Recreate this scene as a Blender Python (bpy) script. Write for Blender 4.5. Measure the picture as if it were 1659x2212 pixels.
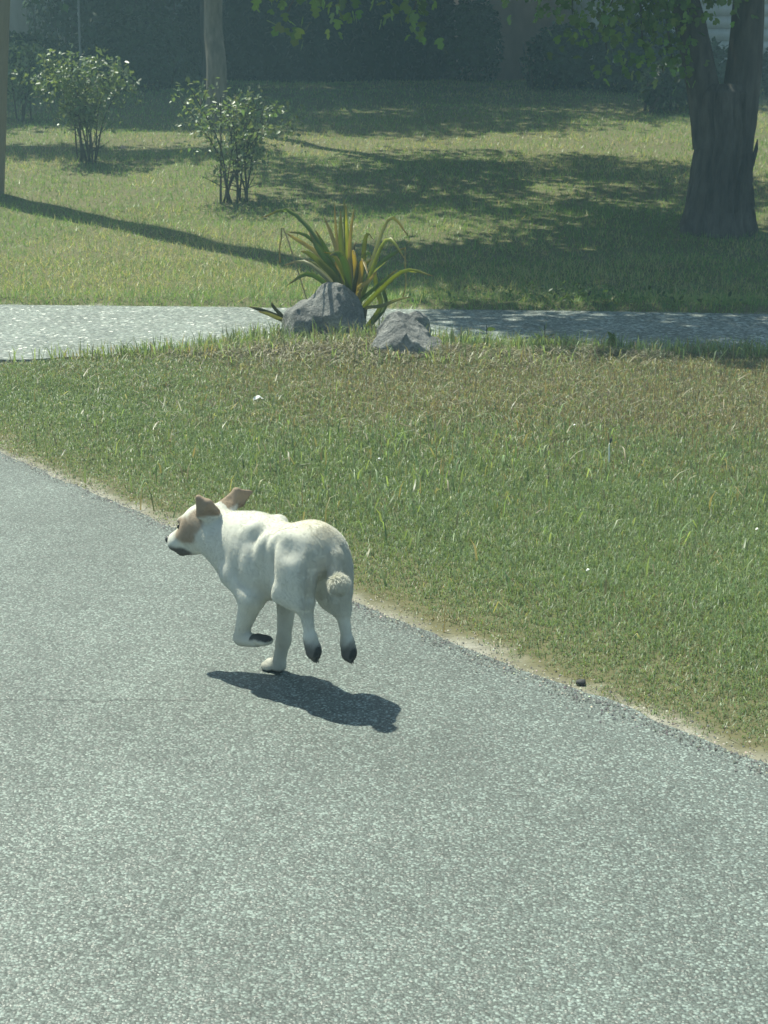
import bpy, bmesh, math, random
import mathutils
import numpy as np
from mathutils import Vector, Matrix, noise

for o in list(bpy.data.objects):
    bpy.data.objects.remove(o)
scene = bpy.context.scene
COL = scene.collection
rad = math.radians

# ------------------------------------------------------------ camera
CAM_H, PITCH, FPX = 1.4, 14.131, 3400.0 / 2212.0
cam_d = bpy.data.cameras.new('camera')
cam = bpy.data.objects.new('camera', cam_d)
COL.objects.link(cam)
cam.location = (0, 0, CAM_H)
cam.rotation_euler = (rad(90 - PITCH), 0, 0)
cam_d.sensor_fit = 'VERTICAL'
cam_d.sensor_height = 36.0
cam_d.lens = FPX * 36.0
cam_d.clip_start, cam_d.clip_end = 0.05, 400
cam_d.dof.use_dof = True
cam_d.dof.focus_distance = 4.2
cam_d.dof.aperture_fstop = 19.0
scene.camera = cam

# ------------------------------------------------------------ sky and sun
SUN_AZ = math.atan2(-0.665, 0.747)      # clockwise from +Y
SUN_EL = rad(62.5)
world = bpy.data.worlds.new('World')
scene.world = world
world.use_nodes = True
wn = world.node_tree
bg = wn.nodes['Background']
sky = wn.nodes.new('ShaderNodeTexSky')
sky.sky_type = 'NISHITA'
sky.sun_disc = False
sky.sun_elevation = SUN_EL
sky.sun_rotation = SUN_AZ % (2 * math.pi)
sky.air_density, sky.dust_density, sky.ozone_density = 1.0, 1.5, 1.0
cast = wn.nodes.new('ShaderNodeMix')          # the green cast of the tinted car window, over the whole sky alike
cast.data_type, cast.blend_type = 'RGBA', 'MULTIPLY'
cast.inputs[0].default_value = 1.0
cast.inputs[7].default_value = (0.90, 1.0, 0.93, 1.0)
wn.links.new(sky.outputs[0], cast.inputs[6])
wn.links.new(cast.outputs[2], bg.inputs[0])
bg.inputs[1].default_value = 0.09
sun_d = bpy.data.lights.new('sun', 'SUN')
sun_d.energy = 4.8
sun_d.angle = rad(0.53)
sun_d.color = (0.985, 1.0, 0.83)
sun = bpy.data.objects.new('sun', sun_d)
COL.objects.link(sun)
sdir = Vector((math.sin(SUN_AZ) * math.cos(SUN_EL), math.cos(SUN_AZ) * math.cos(SUN_EL), math.sin(SUN_EL)))
sun.rotation_euler = sdir.to_track_quat('Z', 'Y').to_euler()
vs = scene.view_settings
vs.view_transform, vs.look = 'Standard', 'None'
vs.exposure, vs.gamma, vs.use_curve_mapping = 0.75, 1.0, False
scene.render.engine = 'CYCLES'
scene.cycles.max_bounces = 8
scene.cycles.transparent_max_bounces = 8
scene.cycles.volume_bounces = 0
scene.cycles.use_denoising = True

# ------------------------------------------------------------ helpers
rng = np.random.default_rng(7)
random.seed(7)


def tag(o, label=None, cat=None, group=None, kind=None):
    if label: o['label'] = label
    if cat: o['category'] = cat
    if group: o['group'] = group
    if kind: o['kind'] = kind
    return o


def empty(name, loc=(0, 0, 0), rz=0.0):
    o = bpy.data.objects.new(name, None)
    COL.objects.link(o)
    o.location = loc
    o.rotation_euler = (0, 0, rz)
    return o


def link_mesh(name, me, mat=None, parent=None, smooth=True):
    o = bpy.data.objects.new(name, me)
    COL.objects.link(o)
    if mat is not None and not me.materials:
        me.materials.append(mat)
    if smooth and len(me.polygons):
        me.polygons.foreach_set('use_smooth', np.ones(len(me.polygons), dtype=bool))
    if parent is not None:
        o.parent = parent
    return o


def np_mesh(name, co, faces, colors=None, cname='col'):
    """co (n,3); faces (m,k) int array (k = 3 or 4), or a list of such arrays."""
    co = np.ascontiguousarray(co, dtype=np.float32)
    fl = faces if isinstance(faces, list) else [faces]
    fl = [np.asarray(f, dtype=np.int32) for f in fl if len(f)]
    me = bpy.data.meshes.new(name)
    me.vertices.add(len(co))
    me.vertices.foreach_set('co', co.ravel())
    loops = np.concatenate([f.ravel() for f in fl])
    tot = np.concatenate([np.full(len(f), f.shape[1], dtype=np.int32) for f in fl])
    start = np.concatenate([[0], np.cumsum(tot)[:-1]]).astype(np.int32)
    me.loops.add(len(loops))
    me.loops.foreach_set('vertex_index', loops)
    me.polygons.add(len(tot))
    me.polygons.foreach_set('loop_start', start)
    if colors is not None:
        a = me.attributes.new(cname, 'FLOAT_COLOR', 'POINT')
        c = np.ones((len(co), 4), dtype=np.float32)
        c[:, :3] = colors
        a.data.foreach_set('color', c.ravel())
    me.update(calc_edges=True)
    me.validate()
    return me


class NT:
    """A small wrapper for building a node material."""
    def __init__(self, name):
        self.m = bpy.data.materials.new(name)
        self.m.use_nodes = True
        self.t = self.m.node_tree
        self.t.nodes.clear()
        self.out = self.t.nodes.new('ShaderNodeOutputMaterial')

    def n(self, typ, ins=None, **kw):
        nd = self.t.nodes.new('ShaderNode' + typ)
        for k, v in kw.items():
            setattr(nd, k, v)
        for k, v in (ins or {}).items():
            self.set(nd, k, v)
        return nd

    def set(self, nd, k, v):
        s = nd.inputs[k]
        if isinstance(v, bpy.types.NodeSocket):
            self.t.links.new(v, s)
        elif isinstance(v, bpy.types.Node):
            self.t.links.new(v.outputs[0], s)
        else:
            s.default_value = (tuple(v) + (1.0,)) if (hasattr(v, '__len__') and len(v) == 3 and s.type == 'RGBA') else v

    def ramp(self, fac, stops, interp='LINEAR'):
        r = self.n('ValToRGB', {'Fac': fac})
        r.color_ramp.interpolation = interp
        el = r.color_ramp.elements
        while len(el) < len(stops):
            el.new(0.5)
        for e, (p, c) in zip(el, stops):
            e.position = p
            e.color = (c, c, c, 1) if not hasattr(c, '__len__') else tuple(c) + (1,)
        return r.outputs[0]

    def mix(self, fac, a, b, blend='MIX'):
        m = self.n('Mix', data_type='RGBA', blend_type=blend)
        self.set(m, 0, fac)
        self.set(m, 6, a)
        self.set(m, 7, b)
        return m.outputs[2]

    def math(self, op, a, b=0.0, c=0.0, clamp=False):
        m = self.n('Math', operation=op, use_clamp=clamp)
        self.set(m, 0, a); self.set(m, 1, b); self.set(m, 2, c)
        return m.outputs[0]

    def pos(self, scale=(1, 1, 1)):
        g = self.n('NewGeometry')
        mp = self.n('Mapping', {'Vector': g.outputs['Position'], 'Scale': scale})
        return mp.outputs[0]

    def noise(self, vec, scale, detail=4.0, rough=0.55):
        return self.n('TexNoise', {'Vector': vec, 'Scale': scale, 'Detail': detail, 'Roughness': rough})

    def bsdf(self, **ins):
        b = self.n('BsdfPrincipled')
        for k, v in ins.items():
            self.set(b, k.replace('_', ' '), v)
        return b

    def done(self, shader):
        self.t.links.new(shader.outputs[0] if isinstance(shader, bpy.types.Node) else shader, self.out.inputs[0])
        return self.m


def smooth01(x, a, b):
    u = np.clip((x - a) / (b - a), 0, 1)
    return u * u * (3 - 2 * u)


def vnoise(x, y, scale, seed=0):
    """smooth value noise in 0..1 on numpy arrays"""
    x = np.asarray(x) * scale; y = np.asarray(y) * scale
    xi = np.floor(x).astype(np.int64); yi = np.floor(y).astype(np.int64)
    fx = x - xi; fy = y - yi
    fx = fx * fx * (3 - 2 * fx); fy = fy * fy * (3 - 2 * fy)

    def hsh(a, b):
        v = (a * 374761393 + b * 668265263 + seed * 1442695041) & 0xffffffff
        v = ((v ^ (v >> 13)) * 1274126177) & 0xffffffff
        return ((v ^ (v >> 16)) & 0xffff) / 65535.0
    return ((hsh(xi, yi) * (1 - fx) + hsh(xi + 1, yi) * fx) * (1 - fy)
            + (hsh(xi, yi + 1) * (1 - fx) + hsh(xi + 1, yi + 1) * fx) * fy)


def fbm(x, y, scale, seed=0, octv=4):
    v = 0; a = 0.5; tot = 0
    for i in range(octv):
        v = v + a * vnoise(x, y, scale * 2 ** i, seed + i * 17)
        tot += a; a *= 0.5
    return v / tot


def surface_nets(D, org, vox):
    """Isosurface (D = 0) of a signed distance grid as points and quads."""
    nx, ny, nz = D.shape
    S = D < 0
    c = [(0, 0, 0), (1, 0, 0), (0, 1, 0), (1, 1, 0), (0, 0, 1), (1, 0, 1), (0, 1, 1), (1, 1, 1)]

    def sub(A, o): return A[o[0]:nx - 1 + o[0], o[1]:ny - 1 + o[1], o[2]:nz - 1 + o[2]]
    cnt = sum(sub(S, o).astype(np.int8) for o in c)
    act = (cnt > 0) & (cnt < 8)
    idx = np.argwhere(act)
    vid = np.full(act.shape, -1, dtype=np.int64)
    vid[act] = np.arange(len(idx))
    acc = np.zeros((len(idx), 3)); num = np.zeros(len(idx))
    for i in range(8):
        for j in range(i + 1, 8):
            if sum(abs(a - b) for a, b in zip(c[i], c[j])) != 1:
                continue
            p, q = np.array(c[i]), np.array(c[j])
            a = D[tuple((idx + p).T)]; b = D[tuple((idx + q).T)]
            m = (a < 0) != (b < 0)
            t = np.where(m, a / np.where(m, a - b, 1), 0)
            acc[m] += (p + (q - p) * t[:, None])[m]
            num[m] += 1
    pts = (idx + acc / num[:, None]) * vox + org
    quads = []
    for ax in range(3):
        u, v = (ax + 1) % 3, (ax + 2) % 3
        sl0 = [slice(1, -1)] * 3; sl1 = [slice(1, -1)] * 3
        sl0[ax] = slice(0, -1); sl1[ax] = slice(1, None)
        a, b = S[tuple(sl0)], S[tuple(sl1)]
        e = np.argwhere(a != b)
        ins = a[tuple(e.T)]
        off = np.ones(3, dtype=int); off[ax] = 0
        e = e + off
        du = np.zeros(3, dtype=int); du[u] = 1
        dv = np.zeros(3, dtype=int); dv[v] = 1
        q = np.stack([vid[tuple((e - du - dv).T)], vid[tuple((e - dv).T)], vid[tuple(e.T)], vid[tuple((e - du).T)]], 1)
        q[~ins] = q[~ins][:, ::-1]
        quads.append(q)
    q = np.concatenate(quads)
    return pts, q[(q >= 0).all(1)]


class SDF:
    def __init__(self, lo, hi, vox):
        self.lo = np.array(lo, float); self.vox = vox
        n = np.ceil((np.array(hi) - self.lo) / vox).astype(int) + 1
        self.D = np.full(n, 0.2, dtype=np.float32)
        self.ax = [self.lo[i] + np.arange(n[i]) * vox for i in range(3)]

    def _apply(self, lo, hi, k, fn, sign=1):
        m = k + 3 * self.vox
        i0 = [max(0, int((lo[i] - m - self.lo[i]) / self.vox)) for i in range(3)]
        i1 = [min(self.D.shape[i], int((hi[i] + m - self.lo[i]) / self.vox) + 2) for i in range(3)]
        if any(a >= b for a, b in zip(i0, i1)):
            return
        X, Y, Z = np.meshgrid(*[self.ax[i][i0[i]:i1[i]] for i in range(3)], indexing='ij')
        d = fn(np.stack([X, Y, Z], -1))
        sl = tuple(slice(a, b) for a, b in zip(i0, i1))
        o = self.D[sl]
        if sign > 0:
            hh = np.clip(0.5 + 0.5 * (o - d) / k, 0, 1)
            self.D[sl] = o * (1 - hh) + d * hh - k * hh * (1 - hh)
        else:
            hh = np.clip(0.5 - 0.5 * (o + d) / k, 0, 1)
            self.D[sl] = o * (1 - hh) - d * hh + k * hh * (1 - hh)

    def ell(self, c, r, k=0.02, R=None, sign=1):
        c = np.array(c, float); r = np.array(r, float); mr = r.max()

        def fn(P):
            q = P - c
            if R is not None:
                q = q @ R
            k0 = np.linalg.norm(q / r, axis=-1)
            k1 = np.linalg.norm(q / (r * r), axis=-1) + 1e-9
            return k0 * (k0 - 1) / k1
        self._apply(c - mr, c + mr, k, fn, sign)

    def cone(self, a, b, r1, r2, k=0.02, sign=1):
        a = np.array(a, float); b = np.array(b, float); mr = max(r1, r2)

        def fn(P):
            ab = b - a
            t = np.clip(((P - a) @ ab) / (ab @ ab), 0, 1)
            return np.linalg.norm(P - a - t[..., None] * ab, axis=-1) - (r1 + (r2 - r1) * t)
        self._apply(np.minimum(a, b) - mr, np.maximum(a, b) + mr, k, fn, sign)

    def tri(self, a, b, c, r, k=0.008):
        a, b, c = (np.array(v, float) for v in (a, b, c))

        def seg(P, u, v):
            e = v - u
            t = np.clip(((P - u) @ e) / (e @ e), 0, 1)
            return np.linalg.norm(P - u - t[..., None] * e, axis=-1)

        def fn(P):
            n = np.cross(b - a, c - a); n /= np.linalg.norm(n)
            ins = (((P - a) @ np.cross(n, b - a)) > 0) & (((P - b) @ np.cross(n, c - b)) > 0) & (((P - c) @ np.cross(n, a - c)) > 0)
            d = np.minimum(np.minimum(seg(P, a, b), seg(P, b, c)), seg(P, c, a))
            return np.where(ins, np.abs((P - a) @ n), d) - r
        al = np.stack([a, b, c])
        self._apply(al.min(0) - r, al.max(0) + r, k, fn)

    def mesh(self):
        return surface_nets(self.D, self.lo, self.vox)

# ------------------------------------------------------------ terrain, road, driveway
def terr(y):
    u = np.clip((np.asarray(y, float) - 11.9) / 2.0, 0, None)
    z = np.where(u < 1, 0.108 * u * u, 0.216 * (u - 0.5))
    return np.where(z > 1.8, 1.8 + 0.25 * np.tanh((z - 1.8) / 0.25), z)


VERGE = [(30, -14), (6, -3.6), (4, -0.9), (2.1, 1.7), (0.86, 3.26), (0, 4.33), (-0.85, 5.50), (-1.65, 6.63), (-2.5, 7.9), (-2.85, 8.5),
         (-2.9, 8.95), (-2.6, 9.2), (-2.1, 9.24), (-1.48, 9.52), (-0.85, 9.98), (-0.4, 10.42), (0.15, 10.36), (0.5, 9.78), (1.2, 9.64),
         (2.33, 9.54), (6, 9.6), (14, 9.7), (60, 9.9), (60, -14)]
LAWN = [(60, 10.3), (14, 10.9), (8, 11.1), (2.77, 11.42), (1.5, 11.62), (-2.92, 12.02), (-3.5, 12.3), (-4.3, 13.0), (-6, 15), (-12, 22), (-40, 55),
        (-90, 110), (-90, 160), (90, 160), (90, 10.3)]


def refine(poly, step=0.04, amp=0.014, box=(-6, 6, 1, 16)):
    """resample the visible stretch of a pavement edge finely, with a crumbled outline"""
    out = []
    n = len(poly)
    for i in range(n):
        a, b = np.array(poly[i], float), np.array(poly[(i + 1) % n], float)
        out.append(a)
        inb = lambda p: box[0] < p[0] < box[1] and box[2] < p[1] < box[3]
        if inb(a) or inb(b):
            L = np.linalg.norm(b - a)
            k = int(min(L, 20) / step)
            nrm = np.array([-(b - a)[1], (b - a)[0]]) / L
            for j in range(1, k):
                p = a + (b - a) * j / k
                w = (fbm(p[0] * 1.0, p[1], 2.2, 3, 4) - 0.5) * 4 * amp + (fbm(p[0], p[1], 14.0, 9, 3) - 0.5) * 2.4 * amp
                out.append(p + nrm * float(w))
    return np.array(out)


def poly_sd(x, y, poly):
    """signed distance to a polygon, positive inside"""
    x = np.asarray(x, float); y = np.asarray(y, float)
    d = np.full(x.shape, 1e9); ins = np.zeros(x.shape, bool)
    P = np.asarray(poly, float)
    for a, b in zip(P, np.roll(P, -1, 0)):
        e = b - a
        t = np.clip(((x - a[0]) * e[0] + (y - a[1]) * e[1]) / (e @ e), 0, 1)
        d = np.minimum(d, np.hypot(x - a[0] - t * e[0], y - a[1] - t * e[1]))
        c = (a[1] > y) != (b[1] > y)
        with np.errstate(divide='ignore', invalid='ignore'):
            ins ^= c & (x < (b[0] - a[0]) * (y - a[1]) / (b[1] - a[1] + 1e-12) + a[0])
    return np.where(ins, d, -d)


def mound(x, y):
    g = lambda cx, cy, sx, sy: np.exp(-((x - cx) / sx) ** 2 - ((y - cy) / sy) ** 2)
    return 0.075 * g(-0.2, 9.85, 0.75, 0.42) + 0.03 * g(0.05, 9.3, 0.5, 0.35) + 0.03 * g(1.1, 9.35, 0.35, 0.16)


def ground_z(x, y):
    x = np.asarray(x, float); y = np.asarray(y, float)
    sv, sl = poly_sd(x, y, VERGE), poly_sd(x, y, LAWN)
    zv = -0.014 + 0.026 * smooth01(sv, 0.02, 0.5) + mound(x, y) * smooth01(sv, 0, 0.15) + (fbm(x, y, 2.5, 21, 3) - 0.5) * 0.03 * smooth01(sv, 0.05, 0.4)
    zl = terr(y) * smooth01(sl, -0.1, 1.0) - 0.014 + 0.05 * smooth01(sl, 0.02, 0.3) + (fbm(x, y, 0.8, 22, 3) - 0.5) * 0.10 * smooth01(sl, 0.1, 1.0)
    return np.where(sv > -0.15, zv, np.where(sl > -0.15, zl, -0.06))


def gz(x, y):
    return float(ground_z(np.array([float(x)]), np.array([float(y)]))[0])


def axis(segs):
    out = [segs[0][0]]
    for a, b, st in segs:
        n = max(1, int(round((b - a) / st)))
        out += list(a + (b - a) * (np.arange(n) + 1) / n)
    return np.array(out)


gx = axis([(-90, -30, 12), (-30, -8, 1.0), (-8, -3, 0.2), (-3, 3.4, 0.055), (3.4, 8, 0.2), (8, 30, 1.0), (30, 90, 12)])
gy = axis([(-14, 1.5, 0.8), (1.5, 10.6, 0.055), (10.6, 16, 0.1), (16, 34, 0.3), (34, 50, 1.0), (50, 160, 10)])
GX, GY = np.meshgrid(gx, gy, indexing='ij')
GZ = ground_z(GX, GY)
nxg, nyg = GX.shape
ii = np.arange(nxg * nyg).reshape(nxg, nyg)
gq = np.stack([ii[:-1, :-1], ii[1:, :-1], ii[1:, 1:], ii[:-1, 1:]], -1).reshape(-1, 4)
g_me = np_mesh('ground', np.stack([GX, GY, GZ], -1).reshape(-1, 3), gq)
sdv = g_me.attributes.new('edge', 'FLOAT', 'POINT')
sdv.data.foreach_set('value', np.maximum(poly_sd(GX, GY, VERGE), poly_sd(GX, GY, LAWN)).astype(np.float32).ravel())

m = NT('soil')
pos = m.pos()
ed = m.n('Attribute', attribute_name='edge').outputs['Fac']
n1 = m.noise(pos, 3.0, 5.0); n2 = m.noise(pos, 26.0, 6.0, 0.65); n3 = m.noise(pos, 160.0, 3.0)
sandm = m.ramp(m.math('ADD', ed, m.math('MULTIPLY', m.math('SUBTRACT', n1.outputs[0], 0.5), 0.34)), [(0.005, 1.0), (0.11, 0.0)])
soil = m.mix(n2.outputs[0], (0.060, 0.064, 0.030), (0.19, 0.17, 0.095))
sand = m.mix(m.ramp(n2.outputs[0], [(0.3, 0.0), (0.7, 1.0)]), (0.20, 0.19, 0.16), (0.35, 0.335, 0.285))
sand = m.mix(m.ramp(n3.outputs[0], [(0.56, 0.0), (0.70, 0.65)]), sand, (0.10, 0.09, 0.065))
bp = m.n('Bump', {'Height': m.math('ADD', n2.outputs[0], m.math('MULTIPLY', n3.outputs[0], 0.35)), 'Strength': 0.6, 'Distance': 0.004})
b = m.bsdf(Base_Color=m.mix(sandm, soil, sand), Roughness=0.95)
m.set(b, 'Specular IOR Level', 0.15); m.set(b, 'Normal', bp)
tag(link_mesh('ground', g_me, m.done(b)), kind='structure')


def asphalt(name, chip, dark, light, glint, rough, tint, crack=False):
    """worn asphalt: rounded chips each with a tilt and tone of its own, tar between them"""
    m = NT(name)
    pos = m.pos()
    wob = m.noise(pos, 60.0, 2.0)
    vec = m.n('VectorMath', {0: pos, 1: m.n('VectorMath', {0: wob.outputs['Color'], 'Scale': 0.006}, operation='SCALE')}, operation='ADD').outputs[0]
    v1 = m.n('TexVoronoi', {'Vector': vec, 'Scale': chip, 'Randomness': 1.0})
    v2 = m.n('TexVoronoi', {'Vector': vec, 'Scale': chip * 2.3, 'Randomness': 1.0})
    sep = m.n('SeparateColor', {0: v1.outputs['Color']})
    sep2 = m.n('SeparateColor', {0: v2.outputs['Color']})
    big = m.noise(pos, 1.3, 4.0, 0.6); mid = m.noise(pos, 9.0, 4.0, 0.6)
    tone = m.ramp(sep.outputs[0], [(0.0, dark), (0.45, tuple(c * 1.9 for c in dark)), (0.78, tuple(0.62 * a + 0.38 * b_ for a, b_ in zip(dark, light))), (0.90, light), (1.0, light)])
    tone2 = m.ramp(sep2.outputs[1], [(0.0, dark), (0.6, tuple(c * 1.6 for c in dark)), (1.0, tuple(c * 0.8 for c in light))])
    col = m.mix(0.30, tone, tone2)
    gap = m.ramp(v1.outputs['Distance'], [(0.42, 1.0), (0.72, 0.55)])
    col = m.mix(1.0, col, gap, 'MULTIPLY')
    wear = m.ramp(m.math('ADD', m.math('MULTIPLY', big.outputs[0], 0.6), m.math('MULTIPLY', mid.outputs[0], 0.4)), [(0.32, 0.76), (0.68, 1.18)])
    col = m.mix(1.0, col, wear, 'MULTIPLY')
    spot = m.ramp(m.noise(pos, 17.0, 2.0).outputs[0], [(0.70, 0.0), (0.76, 0.55)])
    col = m.mix(spot, col, tuple(c * 0.5 for c in dark))
    # wheel tracks along the road, and a hairline crack
    trk = m.n('TexNoise', {'Vector': m.n('Mapping', {'Vector': pos, 'Rotation': (0, 0, rad(-38.5)), 'Scale': (1.5, 0.10, 1)}).outputs[0], 'Scale': 1.2, 'Detail': 2.0})
    col = m.mix(1.0, col, m.ramp(trk.outputs[0], [(0.35, 0.91), (0.65, 1.07)]), 'MULTIPLY')
    if crack:
        sx = m.n('SeparateXYZ', {0: pos})
        wv = m.math('MULTIPLY', m.math('SUBTRACT', m.noise(pos, 9.0, 4.0, 0.7).outputs[0], 0.5), 0.09)
        ln = m.math('ABSOLUTE', m.math('SUBTRACT', m.math('ADD', sx.outputs['Y'], wv), 3.655))
        on = m.math('MULTIPLY', m.math('LESS_THAN', ln, 0.0035), m.math('LESS_THAN', m.math('ABSOLUTE', m.math('ADD', sx.outputs['X'], 0.74)), 0.30))
        col = m.mix(m.math('MULTIPLY', on, 0.75), col, tuple(c * 0.4 for c in dark))
    # every chip tilted its own way
    g = m.n('NewGeometry')
    tilt = m.n('VectorMath', {0: v1.outputs['Color'], 1: (0.5, 0.5, 0.5)}, operation='SUBTRACT')
    tilt = m.n('VectorMath', {0: tilt.outputs[0], 'Scale': glint}, operation='SCALE')
    nn = m.n('VectorMath', {0: g.outputs['Normal'], 1: tilt.outputs[0]}, operation='ADD')
    nn = m.n('VectorMath', {0: nn.outputs[0]}, operation='NORMALIZE')
    hgt = m.math('ADD', m.math('MULTIPLY', v1.outputs['Distance'], -0.8), m.math('MULTIPLY', sep.outputs[2], 0.5))
    hgt = m.math('ADD', hgt, m.math('MULTIPLY', v2.outputs['Distance'], -0.25))
    bp = m.n('Bump', {'Height': hgt, 'Strength': 0.35, 'Distance': 0.004, 'Normal': nn.outputs[0]})
    b = m.bsdf(Base_Color=m.mix(1.0, col, tint, 'MULTIPLY'), Roughness=m.ramp(sep.outputs[1], [(0.0, rough), (1.0, min(1.0, rough + 0.3))]))
    m.set(b, 'Specular IOR Level', 0.55); m.set(b, 'Normal', bp)
    return m.done(b)


road_m = asphalt('asphalt', 190.0, (0.058, 0.062, 0.060), (0.44, 0.46, 0.44), 0.55, 0.42, (0.89, 1.0, 0.955), True)
drive_m = asphalt('driveway_asphalt', 46.0, (0.10, 0.11, 0.108), (0.62, 0.64, 0.62), 1.0, 0.40, (0.94, 1.0, 0.945))


def sheet(name, poly, z, mat, skirt=0.05):
    n = len(poly)
    co, _, fs, *_ = mathutils.geometry.delaunay_2d_cdt([Vector(p) for p in poly], [], [list(range(n))], 1, 1e-5)
    V = np.array([(p[0], p[1], z) for p in co])
    F = np.array([f for f in fs if len(f) == 3])
    a = V[F[:, 1]] - V[F[:, 0]]; b = V[F[:, 2]] - V[F[:, 0]]
    fl = (a[:, 0] * b[:, 1] - a[:, 1] * b[:, 0]) < 0
    F[fl] = F[fl][:, ::-1]
    P = np.array(poly)
    S = np.concatenate([np.c_[P, np.full(n, z)], np.c_[P, np.full(n, z - skirt)]])
    i = np.arange(n); j = np.roll(i, -1); o = len(V)
    Q = np.stack([i, i + n, j + n, j], 1) + o
    me = np_mesh(name, np.concatenate([V, S]), [F, Q])
    return tag(link_mesh(name, me, mat, smooth=False), kind='structure')


VR, LR = refine(VERGE), refine(LAWN)


def idx_of(P, q):
    return int(np.argmin(np.hypot(P[:, 0] - q[0], P[:, 1] - q[1])))


i0, i1 = idx_of(VR, (30, -14)), idx_of(VR, (-2.85, 8.5))
j0, j1 = idx_of(LR, (-3.5, 12.3)), idx_of(LR, (-40, 55))
road_poly = [(-90, -14)] + [tuple(p) for p in VR[i0:i1 + 1]] + [tuple(p) for p in LR[j0:j1 + 1]] + [(-90, 55)]
sheet('road', road_poly, 0.0, road_m)
k0, k1 = idx_of(VR, (-2.85, 8.5)), idx_of(VR, (60, 9.9))
l0, l1 = idx_of(LR, (60, 10.3)), idx_of(LR, (-3.5, 12.3))
drive_poly = [tuple(p) for p in VR[k0:k1 + 1]] + [tuple(p) for p in LR[l0:l1 + 1]]
sheet('driveway', drive_poly, 0.004, drive_m)

# ------------------------------------------------------------ the running dog
DOG_HEAD = rad(49)          # heading, left of straight ahead
DOG_AT = (-0.3187, 3.8392, 0.0)


def dog_frame(P):
    """dog frame (forward, left, up) -> world axes about the dog's base"""
    P = np.asarray(P, float)
    h = np.array([-math.sin(DOG_HEAD), math.cos(DOG_HEAD), 0]); l = np.array([-math.cos(DOG_HEAD), -math.sin(DOG_HEAD), 0])
    return P[..., :1] * h + P[..., 1:2] * l + P[..., 2:3] * np.array([0, 0, 1.0])


def rotm(az, pitch):
    ca, sa, cp, sp = math.cos(az), math.sin(az), math.cos(pitch), math.sin(pitch)
    f = np.array([ca * cp, sa * cp, sp]); s = np.array([-sa, ca, 0]); u = np.cross(f, s)
    return np.stack([f, s, u], 1)


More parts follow.
